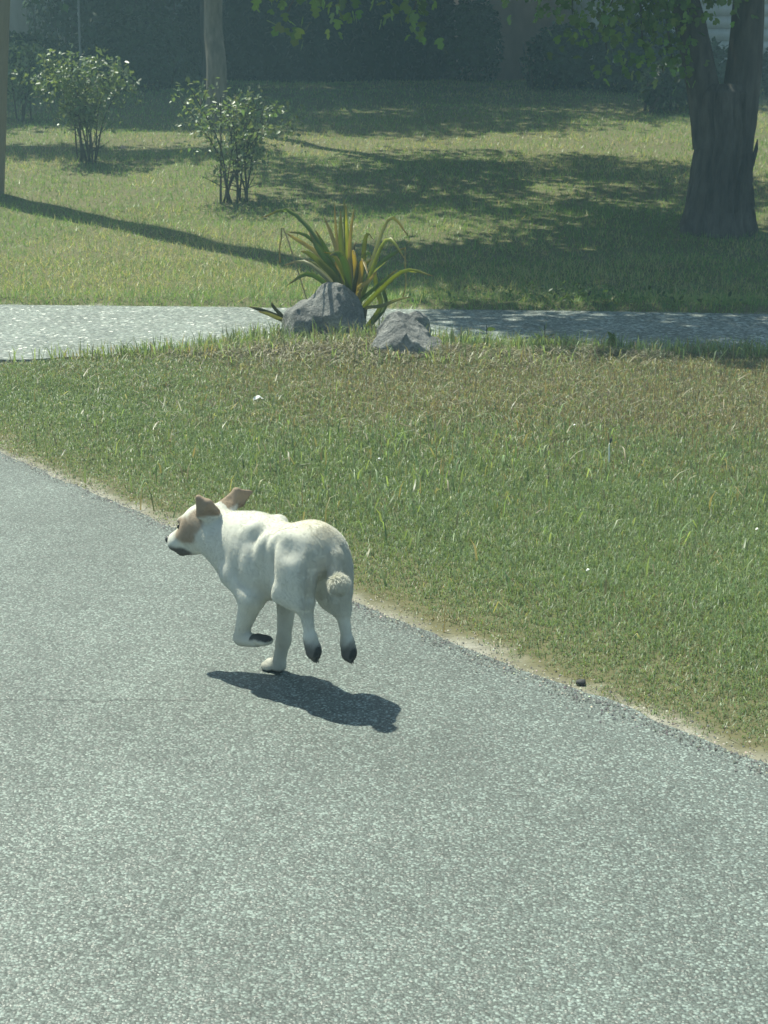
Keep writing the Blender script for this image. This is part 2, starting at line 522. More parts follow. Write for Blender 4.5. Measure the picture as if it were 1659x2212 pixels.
def build_dog_surface():
    g = SDF((-0.38, -0.15, -0.012), (0.33, 0.14, 0.50), 0.0032)
    # trunk
    g.ell((-0.02, 0, 0.318), (0.125, 0.078, 0.108), 0.02)
    g.ell((0.055, 0, 0.305), (0.07, 0.060, 0.092), 0.03)
    g.ell((-0.115, 0, 0.326), (0.10, 0.069, 0.094), 0.03)
    g.ell((-0.185, 0, 0.368), (0.078, 0.080, 0.074), 0.03)
    # neck and head
    g.cone((0.03, 0, 0.348), (0.14, 0.012, 0.363), 0.074, 0.056, 0.04)
    g.cone((0.07, 0.005, 0.31), (0.17, 0.022, 0.345), 0.052, 0.036, 0.04)
    hd = rotm(rad(20), rad(-22))
    g.ell((0.178, 0.022, 0.384), (0.060, 0.052, 0.047), 0.02, hd)
    g.ell((0.196, 0.050, 0.352), (0.036, 0.022, 0.030), 0.02, hd)
    g.ell((0.214, 0.010, 0.352), (0.036, 0.022, 0.030), 0.02, hd)
    g.cone((0.210, 0.034, 0.347), (0.250, 0.049, 0.323), 0.034, 0.0260, 0.010)
    g.cone((0.192, 0.029, 0.324), (0.234, 0.045, 0.303), 0.029, 0.0180, 0.012)
    g.ell((0.266, 0.0555, 0.325), (0.011, 0.013, 0.011), 0.006, hd)
    g.ell((0.240, 0.064, 0.319), (0.022, 0.010, 0.015), 0.008, hd)      # lips
    g.ell((0.249, 0.034, 0.319), (0.022, 0.010, 0.015), 0.008, hd)
    g.ell((0.226, 0.054, 0.386), (0.014, 0.010, 0.008), 0.010, hd)      # brows
    g.ell((0.240, 0.022, 0.386), (0.014, 0.010, 0.008), 0.010, hd)
    g.ell((0.231, 0.0645, 0.3685), (0.010, 0.007, 0.006), 0.005, hd, -1)  # eye sockets
    g.ell((0.254, 0.0110, 0.3685), (0.010, 0.007, 0.006), 0.005, hd, -1)
    # ears
    A, T, F, B, M = (0.103, 0.042, 0.412), (0.129, 0.081, 0.466), (0.137, 0.071, 0.416), (0.093, 0.052, 0.432), (0.106, 0.068, 0.452)
    g.tri(A, F, M, 0.0075, 0.010); g.tri(A, M, B, 0.0075, 0.010); g.tri(F, T, M, 0.0075, 0.010)
    g.ell((0.125, 0.045, 0.412), (0.026, 0.02, 0.02), 0.014)
    A, U, T, Lw, B = (0.150, -0.015, 0.428), (0.133, -0.055, 0.458), (0.122, -0.096, 0.449), (0.131, -0.072, 0.421), (0.125, -0.033, 0.415)
    g.tri(A, U, B, 0.0065, 0.010); g.tri(U, Lw, B, 0.006, 0.010); g.tri(U, T, Lw, 0.0055, 0.010)
    g.ell((0.140, -0.024, 0.412), (0.022, 0.022, 0.02), 0.014)
    # fore limbs
    for s in (1, -1):
        g.cone((-0.035, 0.042 * s, 0.402), (0.028, 0.058 * s, 0.285), 0.022, 0.032, 0.016)
        g.cone((0.028, 0.058 * s, 0.280), (-0.040, 0.062 * s, 0.232), 0.036, 0.031, 0.018)
        g.ell((-0.044, 0.066 * s, 0.295), (0.032, 0.020, 0.052), 0.012)
    g.cone((-0.036, 0.062, 0.228), (0.008, 0.060, 0.118), 0.030, 0.0165, 0.02)       # lifted left foreleg
    g.cone((0.006, 0.060, 0.112), (-0.050, 0.060, 0.119), 0.0185, 0.0165, 0.012)
    for q in (-0.013, -0.0045, 0.0045, 0.013):
        g.ell((-0.083 + abs(q) * 0.6, 0.060 + q, 0.126), (0.020, 0.0075, 0.0105), 0.007)
    g.ell((-0.058, 0.060, 0.132), (0.015, 0.012, 0.007), 0.006)
    g.cone((-0.044, -0.060, 0.230), (-0.036, -0.050, 0.085), 0.028, 0.0165, 0.02)    # planted right foreleg
    g.cone((-0.036, -0.050, 0.090), (-0.020, -0.046, 0.026), 0.0165, 0.0175, 0.014)
    g.ell((-0.040, -0.033, 0.088), (0.006, 0.006, 0.009), 0.006)
    g.cone((-0.022, -0.046, 0.018), (0.008, -0.044, 0.017), 0.0175, 0.0155, 0.012)
    for q in (-0.014, -0.005, 0.005, 0.014):
        g.ell((0.020 - abs(q) * 0.7, -0.044 + q, 0.0105), (0.018, 0.0085, 0.0105), 0.006)
    # hind limbs, both off the ground
    g.ell((-0.185, 0.058, 0.318), (0.060, 0.039, 0.090), 0.022, rotm(0, rad(-8)))
    g.cone((-0.152, 0.066, 0.272), (-0.214, 0.060, 0.252), 0.034, 0.024, 0.018)
    g.cone((-0.219, 0.060, 0.252), (-0.235, 0.059, 0.172), 0.0175, 0.0125, 0.014)
    g.cone((-0.236, 0.059, 0.165), (-0.247, 0.059, 0.134), 0.0175, 0.0195, 0.012)
    for q in (-0.013, -0.0045, 0.0045, 0.013):
        g.ell((-0.252, 0.059 + q * 0.75, 0.122 + abs(q) * 1.3), (0.010, 0.0058, 0.020), 0.0035)
    g.ell((-0.200, -0.060, 0.312), (0.060, 0.037, 0.096), 0.022, rotm(0, rad(-6)))
    g.cone((-0.185, -0.062, 0.262), (-0.232, -0.060, 0.212), 0.038, 0.022, 0.022)
    g.cone((-0.233, -0.060, 0.208), (-0.249, -0.060, 0.132), 0.0175, 0.0125, 0.014)
    g.cone((-0.249, -0.060, 0.128), (-0.255, -0.060, 0.100), 0.0175, 0.0200, 0.012)
    for q in (-0.013, -0.0045, 0.0045, 0.013):
        g.ell((-0.260, -0.060 + q * 0.75, 0.090 + abs(q) * 1.3), (0.010, 0.0058, 0.020), 0.0035)
    # crease between the thighs, hollow before the hip bone, folds over the ribs
    g.cone((-0.250, 0.066, 0.385), (-0.246, 0.064, 0.275), 0.010, 0.011, 0.010, -1)
    g.ell((-0.212, -0.050, 0.255), (0.046, 0.036, 0.052), 0.020)
    g.cone((-0.262, -0.024, 0.37), (-0.258, -0.022, 0.27), 0.006, 0.008, 0.014, -1)
    g.ell((-0.198, 0.094, 0.394), (0.030, 0.018, 0.024), 0.026, None, -1)
    g.ell((-0.128, 0.096, 0.325), (0.013, 0.024, 0.070), 0.014, None, -1)
    g.ell((-0.034, 0.058, 0.318), (0.030, 0.028, 0.058), 0.014, rotm(0, rad(12)))
    g.ell((-0.080, 0.054, 0.358), (0.022, 0.028, 0.046), 0.014, rotm(0, rad(14)))
    g.ell((-0.116, 0.048, 0.372), (0.018, 0.026, 0.042), 0.014, rotm(0, rad(16)))
    g.ell((-0.158, 0.050, 0.405), (0.030, 0.018, 0.020), 0.014)
    g.ell((-0.002, 0.046, 0.378), (0.014, 0.020, 0.040), 0.012, rotm(0, rad(30)))
    # tail, carried off the rump with its tip curled out
    g.cone((-0.214, 0, 0.408), (-0.258, 0.000, 0.368), 0.028, 0.021, 0.012)
    g.cone((-0.258, 0.000, 0.368), (-0.276, 0.012, 0.318), 0.020, 0.016, 0.006)
    g.cone((-0.276, 0.012, 0.318), (-0.304, 0.034, 0.304), 0.016, 0.016, 0.006)
    g.cone((-0.304, 0.034, 0.304), (-0.318, 0.044, 0.320), 0.016, 0.018, 0.006)
    return g.mesh()


def coat_colour(P, N):
    """white coat, tan cheek and ears, dark nose, lips and pads: fur colours, the tail tip lightened as if sunlit"""
    s, t, z = P.T
    jit = (fbm(s * 40 + 3, t * 40 + z * 37, 1.0, 5, 3) - 0.5)
    c = np.tile(np.array([0.61, 0.60, 0.535]), (len(P), 1)) * (0.95 + 0.1 * fbm(s * 60 + t * 11, z * 55 - t * 43, 1.0, 71, 3))[:, None]

    def blend(mask, col):
        m = np.clip(mask, 0, 1)[:, None]
        c[:] = c * (1 - m) + np.array(col) * m

    def ball(cx, r, soft=0.25):
        d = np.linalg.norm((P - np.array(cx)) / np.array(r), axis=1) + jit * 0.5
        return smooth01(d, 1 + soft, 1 - soft)
    # faint cream on the back and rump
    blend(0.30 * ball((-0.17, 0.0, 0.44), (0.10, 0.05, 0.05), 0.6), (0.66, 0.56, 0.38))
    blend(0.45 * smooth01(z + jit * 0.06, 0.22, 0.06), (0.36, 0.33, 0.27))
    # tan patch round the left eye and cheek
    blend(0.9 * ball((0.198, 0.068, 0.362), (0.045, 0.030, 0.034)), (0.30, 0.22, 0.155))
    blend(0.85 * ball((0.158, 0.068, 0.398), (0.024, 0.030, 0.034)), (0.33, 0.25, 0.18))
    blend(0.8 * ball((0.250, 0.0, 0.366), (0.030, 0.024, 0.026)), (0.33, 0.25, 0.18))
    blend(0.6 * smooth01(np.linalg.norm(P - np.array([-0.316, 0.043, 0.327]), axis=1), 0.05, 0.02), (0.72, 0.70, 0.60))  # sunlit look of the tail tip, put into the fur colour
    # ears
    blend(0.95 * smooth01(z + 0.25 * (t - 0.06) + jit * 0.01, 0.413, 0.424) * (s < 0.165) * (t > 0.035) * (s > 0.08), (0.30, 0.22, 0.155))
    blend(0.95 * np.maximum(smooth01(-t + jit * 0.012, 0.040, 0.056), smooth01(z + 0.35 * t + jit * 0.008, 0.408, 0.418)) * (z > 0.405) * (s > 0.10) * (t < -0.012), (0.29, 0.215, 0.15))
    # round the eye
    blend(0.9 * ball((0.229, 0.062, 0.3685), (0.012, 0.012, 0.008)), (0.05, 0.035, 0.03))
    blend(0.9 * ball((0.252, 0.0135, 0.3685), (0.012, 0.012, 0.008)), (0.05, 0.035, 0.03))
    # nose, lips
    blend(ball((0.274, 0.0585, 0.324), (0.014, 0.020, 0.016), 0.2), (0.03, 0.026, 0.026))
    blend(0.92 * ball((0.234, 0.052, 0.299), (0.038, 0.034, 0.019), 0.3), (0.045, 0.036, 0.034))
    # pads: sole of the folded paw, backs of the hind paws
    pad = smooth01(N[:, 2], 0.0, 0.45) * (z > 0.112) * (z < 0.16) * (s < -0.038) * (s > -0.12) * (t > 0.02)
    blend(0.96 * pad, (0.035, 0.035, 0.036))
    pl = (t > 0) * smooth01(z + jit * 0.03, 0.178, 0.138) * (s < -0.2)
    pr = (t < 0) * smooth01(z + jit * 0.03, 0.146, 0.106) * (s < -0.2)
    blend(0.90 * np.maximum(pl, pr), (0.075, 0.070, 0.066))
    for cs, ct, cz in ((-0.268, 0.059, 0.140), (-0.276, -0.060, 0.106)):
        blend(0.9 * ball((cs, ct, cz), (0.020, 0.013, 0.012)), (0.03, 0.03, 0.03))
        for q in (-0.012, -0.004, 0.004, 0.012):
            blend(0.9 * ball((cs + 0.010, ct + q * 0.9, cz - 0.022 + abs(q) * 1.2), (0.020, 0.0042, 0.008)), (0.03, 0.03, 0.03))
    blend(0.8 * smooth01(-N[:, 2], 0.3, 0.8) * (z < 0.012), (0.05, 0.05, 0.05))
    return c


def build_dog():
    P, Q = build_dog_surface()
    # relax the surface a little
    e = np.concatenate([Q[:, [0, 1]], Q[:, [1, 2]], Q[:, [2, 3]], Q[:, [3, 0]]])
    deg = np.bincount(e[:, 0], minlength=len(P)).astype(float)
    for it in range(3):
        acc = np.stack([np.bincount(e[:, 0], weights=P[e[:, 1], i], minlength=len(P)) for i in range(3)], 1)
        P = P * 0.5 + 0.5 * acc / deg[:, None]
    fn = np.cross(P[Q[:, 2]] - P[Q[:, 0]], P[Q[:, 3]] - P[Q[:, 1]])
    N = np.zeros_like(P)
    for k in range(4):
        for i in range(3):
            N[:, i] += np.bincount(Q[:, k], weights=fn[:, i], minlength=len(P))
    N /= np.linalg.norm(N, axis=1)[:, None] + 1e-12
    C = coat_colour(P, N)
    m = NT('dog_skin')
    a = m.n('Attribute', attribute_name='col')
    b = m.bsdf(Base_Color=a.outputs['Color'], Roughness=0.75)
    m.set(b, 'Specular IOR Level', 0.2)
    skin = m.done(b)
    dog = empty('dog', DOG_AT)
    tag(dog, 'small white dog with tan ears and cheek running along the road', 'dog')
    # the face winding from surface_nets is in dog frame (left-handed to world): flip it
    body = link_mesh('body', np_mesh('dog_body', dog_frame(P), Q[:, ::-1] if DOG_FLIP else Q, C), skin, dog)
    # fur
    m = NT('dog_fur')
    a = m.n('Attribute', attribute_name='coat')
    d = m.n('BsdfPrincipled', {'Base Color': a.outputs['Color'], 'Roughness': 0.6, 'Specular IOR Level': 0.15})
    tr = m.n('BsdfTranslucent', {'Color': a.outputs['Color']})
    mx = m.n('MixShader', {0: 0.12, 1: d, 2: tr})
    fur_m = m.done(mx)
    # area-weighted roots
    area = np.linalg.norm(fn, axis=1) * 0.5
    r = np.random.default_rng(3)
    nh = 190000
    f = np.searchsorted(np.cumsum(area) / area.sum(), r.random(nh))
    f = np.minimum(f, len(Q) - 1)
    u, v = r.random(nh)[:, None], r.random(nh)[:, None]
    V = P[Q[f]]
    root = (V[:, 0] * (1 - u) + V[:, 1] * u) * (1 - v) + (V[:, 3] * (1 - u) + V[:, 2] * u) * v
    n = N[Q[f, 0]]
    col = C[Q[f, 0]] * (0.94 + 0.12 * r.random((nh, 1)))
    s, t, z = root.T
    flow = np.tile(np.array([-1.0, 0, -0.45]), (nh, 1))
    legs = z < 0.24
    flow[legs] = (-0.25, 0, -1.0)
    lift = (z > 0.09) & (z < 0.145) & (s < 0.0) & (s > -0.14) & (t > 0)
    flow[lift] = (-1, 0, 0.1)
    foot = (z < 0.035)
    flow[foot] = (1, 0, -0.3)
    L = np.full(nh, 0.0042)
    L[z < 0.22] = 0.0034
    head = s > 0.15
    L[head] = 0.0036
    L[(s > 0.21)] = 0.0020
    ear = (z > 0.435) & (s > 0.08) & (s < 0.16)
    L[ear] = 0.0026
    dark = col.max(1) < 0.12
    L[dark] = 0.0012
    tip = np.linalg.norm((root - np.array([-0.316, 0.042, 0.317])) / 0.034, axis=1) < 1
    L[tip] = 0.012
    tail = (s < -0.262) & (z > 0.29) & ~tip
    flow[tail] = (-0.3, 0, -1)
    L[tail] = 0.006
    rear = ((s < -0.22) & (z > 0.2) & ~tip) | ((z < 0.225) & (s > -0.14) & (s < 0.09) & (np.abs(t) < 0.05) & (z > 0.17))
    L[rear] *= 1.7
    tuft = fbm(s * 1.0 + t * 0.7, z - t * 0.6, 55.0, 81, 2)
    L *= (0.6 + 0.8 * r.random(nh)) * (0.75 + 0.5 * tuft)
    swirl = np.stack([fbm(s + t * 0.5, z, 42.0, 83, 2), fbm(s, z + t, 42.0, 84, 2), fbm(s - t, z, 42.0, 85, 2)], 1) - 0.5
    flow = flow + 0.9 * swirl
    col = col * (0.92 + 0.16 * tuft)[:, None]
    tang = flow - (flow * n).sum(1)[:, None] * n
    tang /= np.linalg.norm(tang, axis=1)[:, None] + 1e-9
    lift_n = np.where(tip, 1.2, 0.34)[:, None]
    d0 = tang + n * lift_n + r.normal(0, 0.17, (nh, 3))
    d0 /= np.linalg.norm(d0, axis=1)[:, None]
    d1 = d0 + tang * 0.5 + r.normal(0, 0.08, (nh, 3))
    d1 /= np.linalg.norm(d1, axis=1)[:, None]
    p0 = root - n * 0.0006
    p1 = p0 + d0 * L[:, None] * 0.5
    p2 = p1 + d1 * L[:, None] * 0.5
    hc = bpy.data.hair_curves.new('dog_fur')
    hc.add_curves([3] * nh)
    pts = dog_frame(np.stack([p0, p1, p2], 1).reshape(-1, 3)).astype(np.float32)
    hc.attributes['position'].data.foreach_set('vector', pts.ravel())
    ra = hc.attributes.get('radius') or hc.attributes.new('radius', 'FLOAT', 'POINT')
    rr = (np.array([0.00027, 0.00021, 0.00006], dtype=np.float32)[None] * np.where(tip, 1.7, 1.0)[:, None]).astype(np.float32).ravel()
    ra.data.foreach_set('value', rr)
    ca = hc.attributes.new('coat', 'FLOAT_COLOR', 'CURVE')
    c4 = np.ones((nh, 4), dtype=np.float32); c4[:, :3] = col
    ca.data.foreach_set('color', c4.ravel())
    fo = bpy.data.objects.new('fur', hc)
    COL.objects.link(fo)
    hc.materials.append(fur_m)
    fo.parent = body
    # eyes, nose leather, claws
    m = NT('dog_eye'); eye_m = m.done(m.bsdf(Base_Color=(0.012, 0.008, 0.006), Roughness=0.08))
    m = NT('dog_nose')
    nz = m.noise(m.n('TexCoord').outputs['Object'], 900.0)
    bp = m.n('Bump', {'Height': nz.outputs[0], 'Strength': 0.4, 'Distance': 0.001})
    nb = m.bsdf(Base_Color=(0.022, 0.02, 0.02), Roughness=0.38); m.set(nb, 'Normal', bp)
    nose_m = m.done(nb)
    m = NT('dog_claw'); claw_m = m.done(m.bsdf(Base_Color=(0.05, 0.045, 0.04), Roughness=0.5))

    def ball(name, c, r3, mat, R=None):
        bm = bmesh.new()
        bmesh.ops.create_icosphere(bm, subdivisions=3, radius=1.0)
        V = np.array([v.co[:] for v in bm.verts]) * np.array(r3)
        if R is not None:
            V = V @ R.T
        V = dog_frame(V + np.array(c))
        for v, c_ in zip(bm.verts, V):
            v.co = c_
        bmesh.ops.recalc_face_normals(bm, faces=bm.faces)
        me = bpy.data.meshes.new(name); bm.to_mesh(me); bm.free()
        return link_mesh(name, me, mat, dog)
    hd = rotm(rad(20), rad(-22))
    ball('eye', (0.2255, 0.0605, 0.3685), (0.0085, 0.006, 0.0065), eye_m, hd)
    ball('eye', (0.2495, 0.0150, 0.3685), (0.0085, 0.006, 0.0065), eye_m, hd)
    ball('nose', (0.2715, 0.0580, 0.3260), (0.0095, 0.0135, 0.0110), nose_m, hd)
    for (cs, ct, cz, dx, dz) in ([(-0.259, 0.059, 0.104, -0.004, -0.010), (-0.266, -0.060, 0.072, -0.004, -0.010)]):
        for q in (-0.012, -0.004, 0.004, 0.012):
            p = np.array([cs, ct + q * 0.75, cz + abs(q) * 1.3]); d = np.array([dx, 0, dz]); d /= np.linalg.norm(d)
            verts = []
            ux = np.array([0, 1, 0.]); uy = np.cross(d, ux)
            for k in range(6):
                a_ = k * math.pi / 3
                verts.append(p - d * 0.004 + (ux * math.cos(a_) + uy * math.sin(a_)) * 0.0026)
            verts.append(p + d * 0.003)
            fs = np.array([[k, (k + 1) % 6, 6] for k in range(6)])
            link_mesh('claw', np_mesh('claw', dog_frame(np.array(verts)), fs), claw_m, dog)
    return dog


DOG_FLIP = True
build_dog()

# ------------------------------------------------------------ grass and weeds
def leaf_material(name, rough=0.5, spec=0.35, trans=0.45, warm=(1.15, 1.1, 0.55), attr='col'):
    m = NT(name)
    a = m.n('Attribute', attribute_name=attr)
    b = m.bsdf(Base_Color=a.outputs['Color'], Roughness=rough)
    m.set(b, 'Specular IOR Level', spec)
    t = m.n('BsdfTranslucent', {'Color': m.mix(1.0, a.outputs['Color'], warm, 'MULTIPLY')})
    return m.done(m.n('MixShader', {0: trans, 1: b, 2: t}))


def blade_mesh(name, x, y, z, hgt, wid, lean, col, r, two=True, droop=0.5):
    """one tapering bent blade per root; 5 points (quad + triangle) or 3 points"""
    n = len(x)
    az = r.random(n) * 2 * np.pi
    fa = az + np.pi / 2 + r.normal(0, 0.6, n)
    dx, dy = np.cos(az) * lean, np.sin(az) * lean
    sx, sy = np.cos(fa) * wid / 2, np.sin(fa) * wid / 2
    base = np.stack([x, y, z], 1)
    side = np.stack([sx, sy, np.zeros(n)], 1)
    mid = base + np.stack([dx * hgt * 0.35, dy * hgt * 0.35, hgt * 0.6], 1)
    tip = base + np.stack([dx * hgt, dy * hgt, hgt * np.clip(1.0 - droop * lean ** 2, 0.35, 1)], 1)
    if two:
        V = np.stack([base - side, base + side, mid + side * 0.8, mid - side * 0.8, tip], 1).reshape(-1, 3)
        o = np.arange(n)[:, None] * 5
        F = [o + np.array([[0, 1, 2, 3]]), o + np.array([[3, 2, 4]])]
        C = np.repeat(col, 5, 0)
    else:
        V = np.stack([base - side, base + side, tip], 1).reshape(-1, 3)
        F = [np.arange(n)[:, None] * 3 + np.array([[0, 1, 2]])]
        C = np.repeat(col, 3, 0)
    return np_mesh(name, V, F, C)


GREEN = np.array([0.128, 0.195, 0.092]); GREEN2 = np.array([0.200, 0.272, 0.128])
STRAW = np.array([0.300, 0.268, 0.165]); RUST = np.array([0.175, 0.145, 0.098])
grass_m = leaf_material('grass_blade', 0.42, 0.45, 0.46)
r = np.random.default_rng(11)


def scatter(n, x0, x1, y0, y1):
    return x0 + (x1 - x0) * r.random(n), y0 + (y1 - y0) * r.random(n)


def in_view(x, y, pad=0.25):
    return np.abs(x) < 0.247 * y + pad


def jitter(c, amt):
    n = len(c)
    return c * (1 + r.normal(0, amt, (n, 1))) * (1 + r.normal(0, amt * 0.3, (n, 3)))


# verge between road and driveway
x, y = scatter(1450000, -3.0, 4.2, 2.6, 10.5)
sd = poly_sd(x, y, VERGE)
edge = smooth01(sd + (fbm(x, y, 3.0, 31, 3) - 0.5) * 0.26 + (fbm(x, y, 16.0, 32, 2) - 0.5) * 0.10, 0.0, 0.17)
road_side = poly_sd(x, y, [(30, -14), (4, -0.9), (0.86, 3.26), (0, 4.33), (-1.65, 6.63), (-2.85, 8.5), (-30, 40), (60, 40)])
road_side = np.clip(road_side, 0, 9)
keep = (sd > 0.015) & in_view(x, y, 1.5) & (r.random(len(x)) < np.where(in_view(x, y, 0.25), 1.0, 0.45)) & (r.random(len(x)) < edge * np.clip(5.2 / y, 0.45, 1) * (0.75 + 0.25 * fbm(x, y, 5.0, 33, 2)))
keep &= ~((np.hypot((x + 0.32) / 0.30, (y - 9.85) / 0.20) < 1) | (np.hypot((x - 0.14) / 0.26, (y - 9.35) / 0.14) < 1))
x, y, sd, rs = x[keep], y[keep], sd[keep], road_side[keep]
pat = fbm(x, y, 0.9, 41, 4); pat2 = fbm(x, y, 4.0, 42, 3)
brown = smooth01(y + 0.55 * x + (pat - 0.5) * 3.2, 6.2, 8.2) * (0.35 + 0.65 * smooth01(x, -1.4, 0.2)) * smooth01(9.9 - y + (pat2 - 0.5), 0.2, 0.9)
brown = np.clip(0.85 * brown + 0.6 * smooth01(0.22 - rs + (pat2 - 0.5) * 0.25, 0.0, 0.25) + 0.15 * smooth01(pat2, 0.5, 0.8), 0, 0.9)
mnd = np.exp(-((x + 0.1) / 0.75) ** 2 - ((y - 9.4) / 0.28) ** 2)
brown = np.clip(brown + 0.8 * mnd, 0, 0.95)
thin = r.random(len(x)) > 0.55 * mnd
x, y, sd, rs, pat, pat2, brown = (a_[thin] for a_ in (x, y, sd, rs, pat, pat2, brown))
u = r.random(len(x))[:, None]
g = GREEN * (1 - u) + GREEN2 * u
g = g * (0.85 + 0.3 * pat[:, None])
bz = np.where((r.random(len(x)) < 0.45)[:, None], STRAW, RUST)
col = np.where((r.random(len(x)) < brown * 0.72)[:, None], bz, g)
col = np.where((r.random(len(x)) < 0.025)[:, None], np.array([0.40, 0.40, 0.27]), col)
col = jitter(col, 0.16)
h_ = (0.018 + 0.032 * r.random(len(x))) * (0.45 + 0.55 * smooth01(rs, 0.05, 0.7)) * (0.85 + 0.35 * pat)
lean = np.abs(r.normal(1.0, 0.5, len(x)))
w_ = 0.0019 + 0.0014 * r.random(len(x))
w_ *= np.clip(y / 5.5, 0.9, 1.7)
tag(link_mesh('verge_grass', blade_mesh('verge_grass', x, y, ground_z(x, y) - 0.004, h_, w_, lean, col, r), grass_m, smooth=False),
    'mown green and browning grass covering the roadside verge', 'grass', kind='stuff')

# longer uncut grass along the driveway edge, round the boulders and here and there in the verge
def tall_patch(cx, cy, sx, sy, n):
    return cx + r.normal(0, sx, n), cy + r.normal(0, sy, n)


ps = [tall_patch(*a) for a in [(-1.6, 9.35, 0.55, 0.10, 1500), (-0.95, 9.75, 0.25, 0.12, 900), (-0.35, 9.48, 0.45, 0.10, 420), (0.55, 9.45, 0.35, 0.10, 1500), (1.5, 9.45, 0.8, 0.10, 2300),
                               (2.2, 9.3, 0.3, 0.12, 700), (0.4, 8.95, 0.5, 0.10, 300), (0.2, 10.1, 0.2, 0.12, 300), (0.1, 6.3, 0.45, 0.35, 320), (-0.1, 6.6, 0.9, 0.7, 420), (1.0, 5.6, 0.9, 0.8, 350)]]
x = np.concatenate([p[0] for p in ps]); y = np.concatenate([p[1] for p in ps])
sd = poly_sd(x, y, VERGE)
k = (sd > 0.03) & ~(np.hypot((x + 0.32) / 0.24, (y - 9.85) / 0.16) < 1) & ~(np.hypot((x - 0.14) / 0.24, (y - 9.35) / 0.10) < 1)
x, y = x[k], y[k]
col = GREEN2 * (0.7 + 0.9 * r.random((len(x), 1)))
col = np.where((r.random(len(x)) < 0.22)[:, None], STRAW, col)
h_ = np.where(y > 8.5, 0.06 + 0.10 * r.random(len(x)) ** 1.6, 0.06 + 0.05 * r.random(len(x)))
tag(link_mesh('tall_grass', blade_mesh('tall_grass', x, y, ground_z(x, y) - 0.004, h_, 0.0045 + 0.004 * r.random(len(x)), np.abs(r.normal(0.5, 0.35, len(x))), jitter(col, 0.15), r), grass_m, smooth=False),
    'longer uncut grass fringing the driveway and the boulders', 'grass', kind='stuff')

# dead stalks and clippings lying over the mound and the dry part of the verge
ps = [tall_patch(*a) for a in [(-0.15, 9.3, 0.55, 0.14, 6500), (-0.8, 9.35, 0.3, 0.12, 900), (1.35, 9.25, 0.5, 0.10, 1400), (0.2, 8.95, 0.7, 0.14, 1400), (0.3, 7.8, 1.2, 0.7, 1500)]]
x = np.concatenate([p[0] for p in ps]); y = np.concatenate([p[1] for p in ps])
k = poly_sd(x, y, VERGE) > 0.05
x, y = x[k], y[k]
n = len(x)
az = r.random(n) * 2 * np.pi; ln = 0.03 + 0.07 * r.random(n); zz = ground_z(x, y) + 0.012 + 0.035 * r.random(n)
d = np.stack([np.cos(az) * ln, np.sin(az) * ln, r.normal(0, 0.018, n)], 1)
s_ = np.stack([-np.sin(az), np.cos(az), np.zeros(n)], 1) * (0.0016 + 0.0014 * r.random((n, 1)))
up = np.array([0, 0, 0.010]) * r.random((n, 1))
c0 = np.stack([x, y, zz], 1)
V = np.stack([c0 - d / 2 - s_, c0 - d / 2 + s_, c0 + up + s_, c0 + up - s_, c0 + d / 2 + s_ * 0.5, c0 + d / 2 - s_ * 0.5], 1).reshape(-1, 3)
o = np.arange(n)[:, None] * 6
col = jitter(np.where((r.random(n) < 0.6)[:, None], np.array([0.40, 0.385, 0.29]), np.array([0.17, 0.155, 0.115])), 0.2)
tag(link_mesh('dry_clippings', np_mesh('dry_clippings', V, [o + np.array([[0, 1, 2, 3]]), o + np.array([[3, 2, 4, 5]])], np.repeat(col, 6, 0)), grass_m, smooth=False),
    'pale dead grass clippings lying over the mound below the boulders', 'clippings', kind='stuff')

# thin seeding stalks over the dry part of the verge
x, y = scatter(5200, -0.9, 2.8, 5.2, 9.0)
k = (poly_sd(x, y, VERGE) > 0.25) & in_view(x, y) & (r.random(len(x)) < smooth01(y + 0.5 * x, 5.6, 8.0) * 0.9)
x, y = x[k], y[k]
col = jitter(np.where((r.random(len(x)) < 0.7)[:, None], np.array([0.215, 0.172, 0.125]), np.array([0.32, 0.30, 0.19])), 0.15)
tag(link_mesh('seeding_grass', blade_mesh('seeding_grass', x, y, ground_z(x, y), 0.06 + 0.05 * r.random(len(x)), np.full(len(x), 0.0030), np.abs(r.normal(0.35, 0.25, len(x))), col, r), grass_m, smooth=False),
    'thin brownish seeding stalks over the dry part of the verge', 'grass', kind='stuff')

# the lawn beyond the driveway
xs, ys = [], []
for (ya, yb, dens) in [(11.5, 14, 2600), (14, 17, 1500), (17, 21, 900), (21, 26, 520), (26, 34, 300)]:
    hw = 0.247 * yb + 2.2
    n = int(dens * 2 * hw * (yb - ya))
    a, b_ = scatter(n, -hw, hw, ya, yb)
    xs.append(a); ys.append(b_)
x, y = np.concatenate(xs), np.concatenate(ys)
k = (r.random(len(x)) < np.where(in_view(x, y, 0.4), 1.0, 0.5)) & (poly_sd(x, y, LAWN) > 0.03)
x, y = x[k], y[k]
pat = fbm(x, y, 0.45, 51, 4); pat2 = fbm(x, y, 1.8, 52, 3)
dry = smooth01(pat * 0.6 + pat2 * 0.4, 0.40, 0.62)
edge = 1 - smooth01(y - (11.95 - 0.19 * (x + 2.9) * 0.5), 0.0, 0.9)
lush = np.clip(edge * 0.8, 0, 1)
pstraw = np.clip(0.06 + 0.42 * dry - lush * 0.5, 0.04, 1)
u = r.random(len(x))[:, None]
g = np.array([0.140, 0.260, 0.078]) * (1 - u) + np.array([0.235, 0.355, 0.115]) * u
col = np.where((r.random(len(x)) < pstraw)[:, None], np.array([0.46, 0.44, 0.24]), g)
col = jitter(col, 0.12)
h_ = (0.03 + 0.05 * r.random(len(x))) * (0.8 + 0.8 * pat2) + 0.05 * lush * r.random(len(x))
w_ = np.clip(0.0055 * y / 12.0, 0.005, 0.016) * (0.7 + 0.6 * r.random(len(x)))
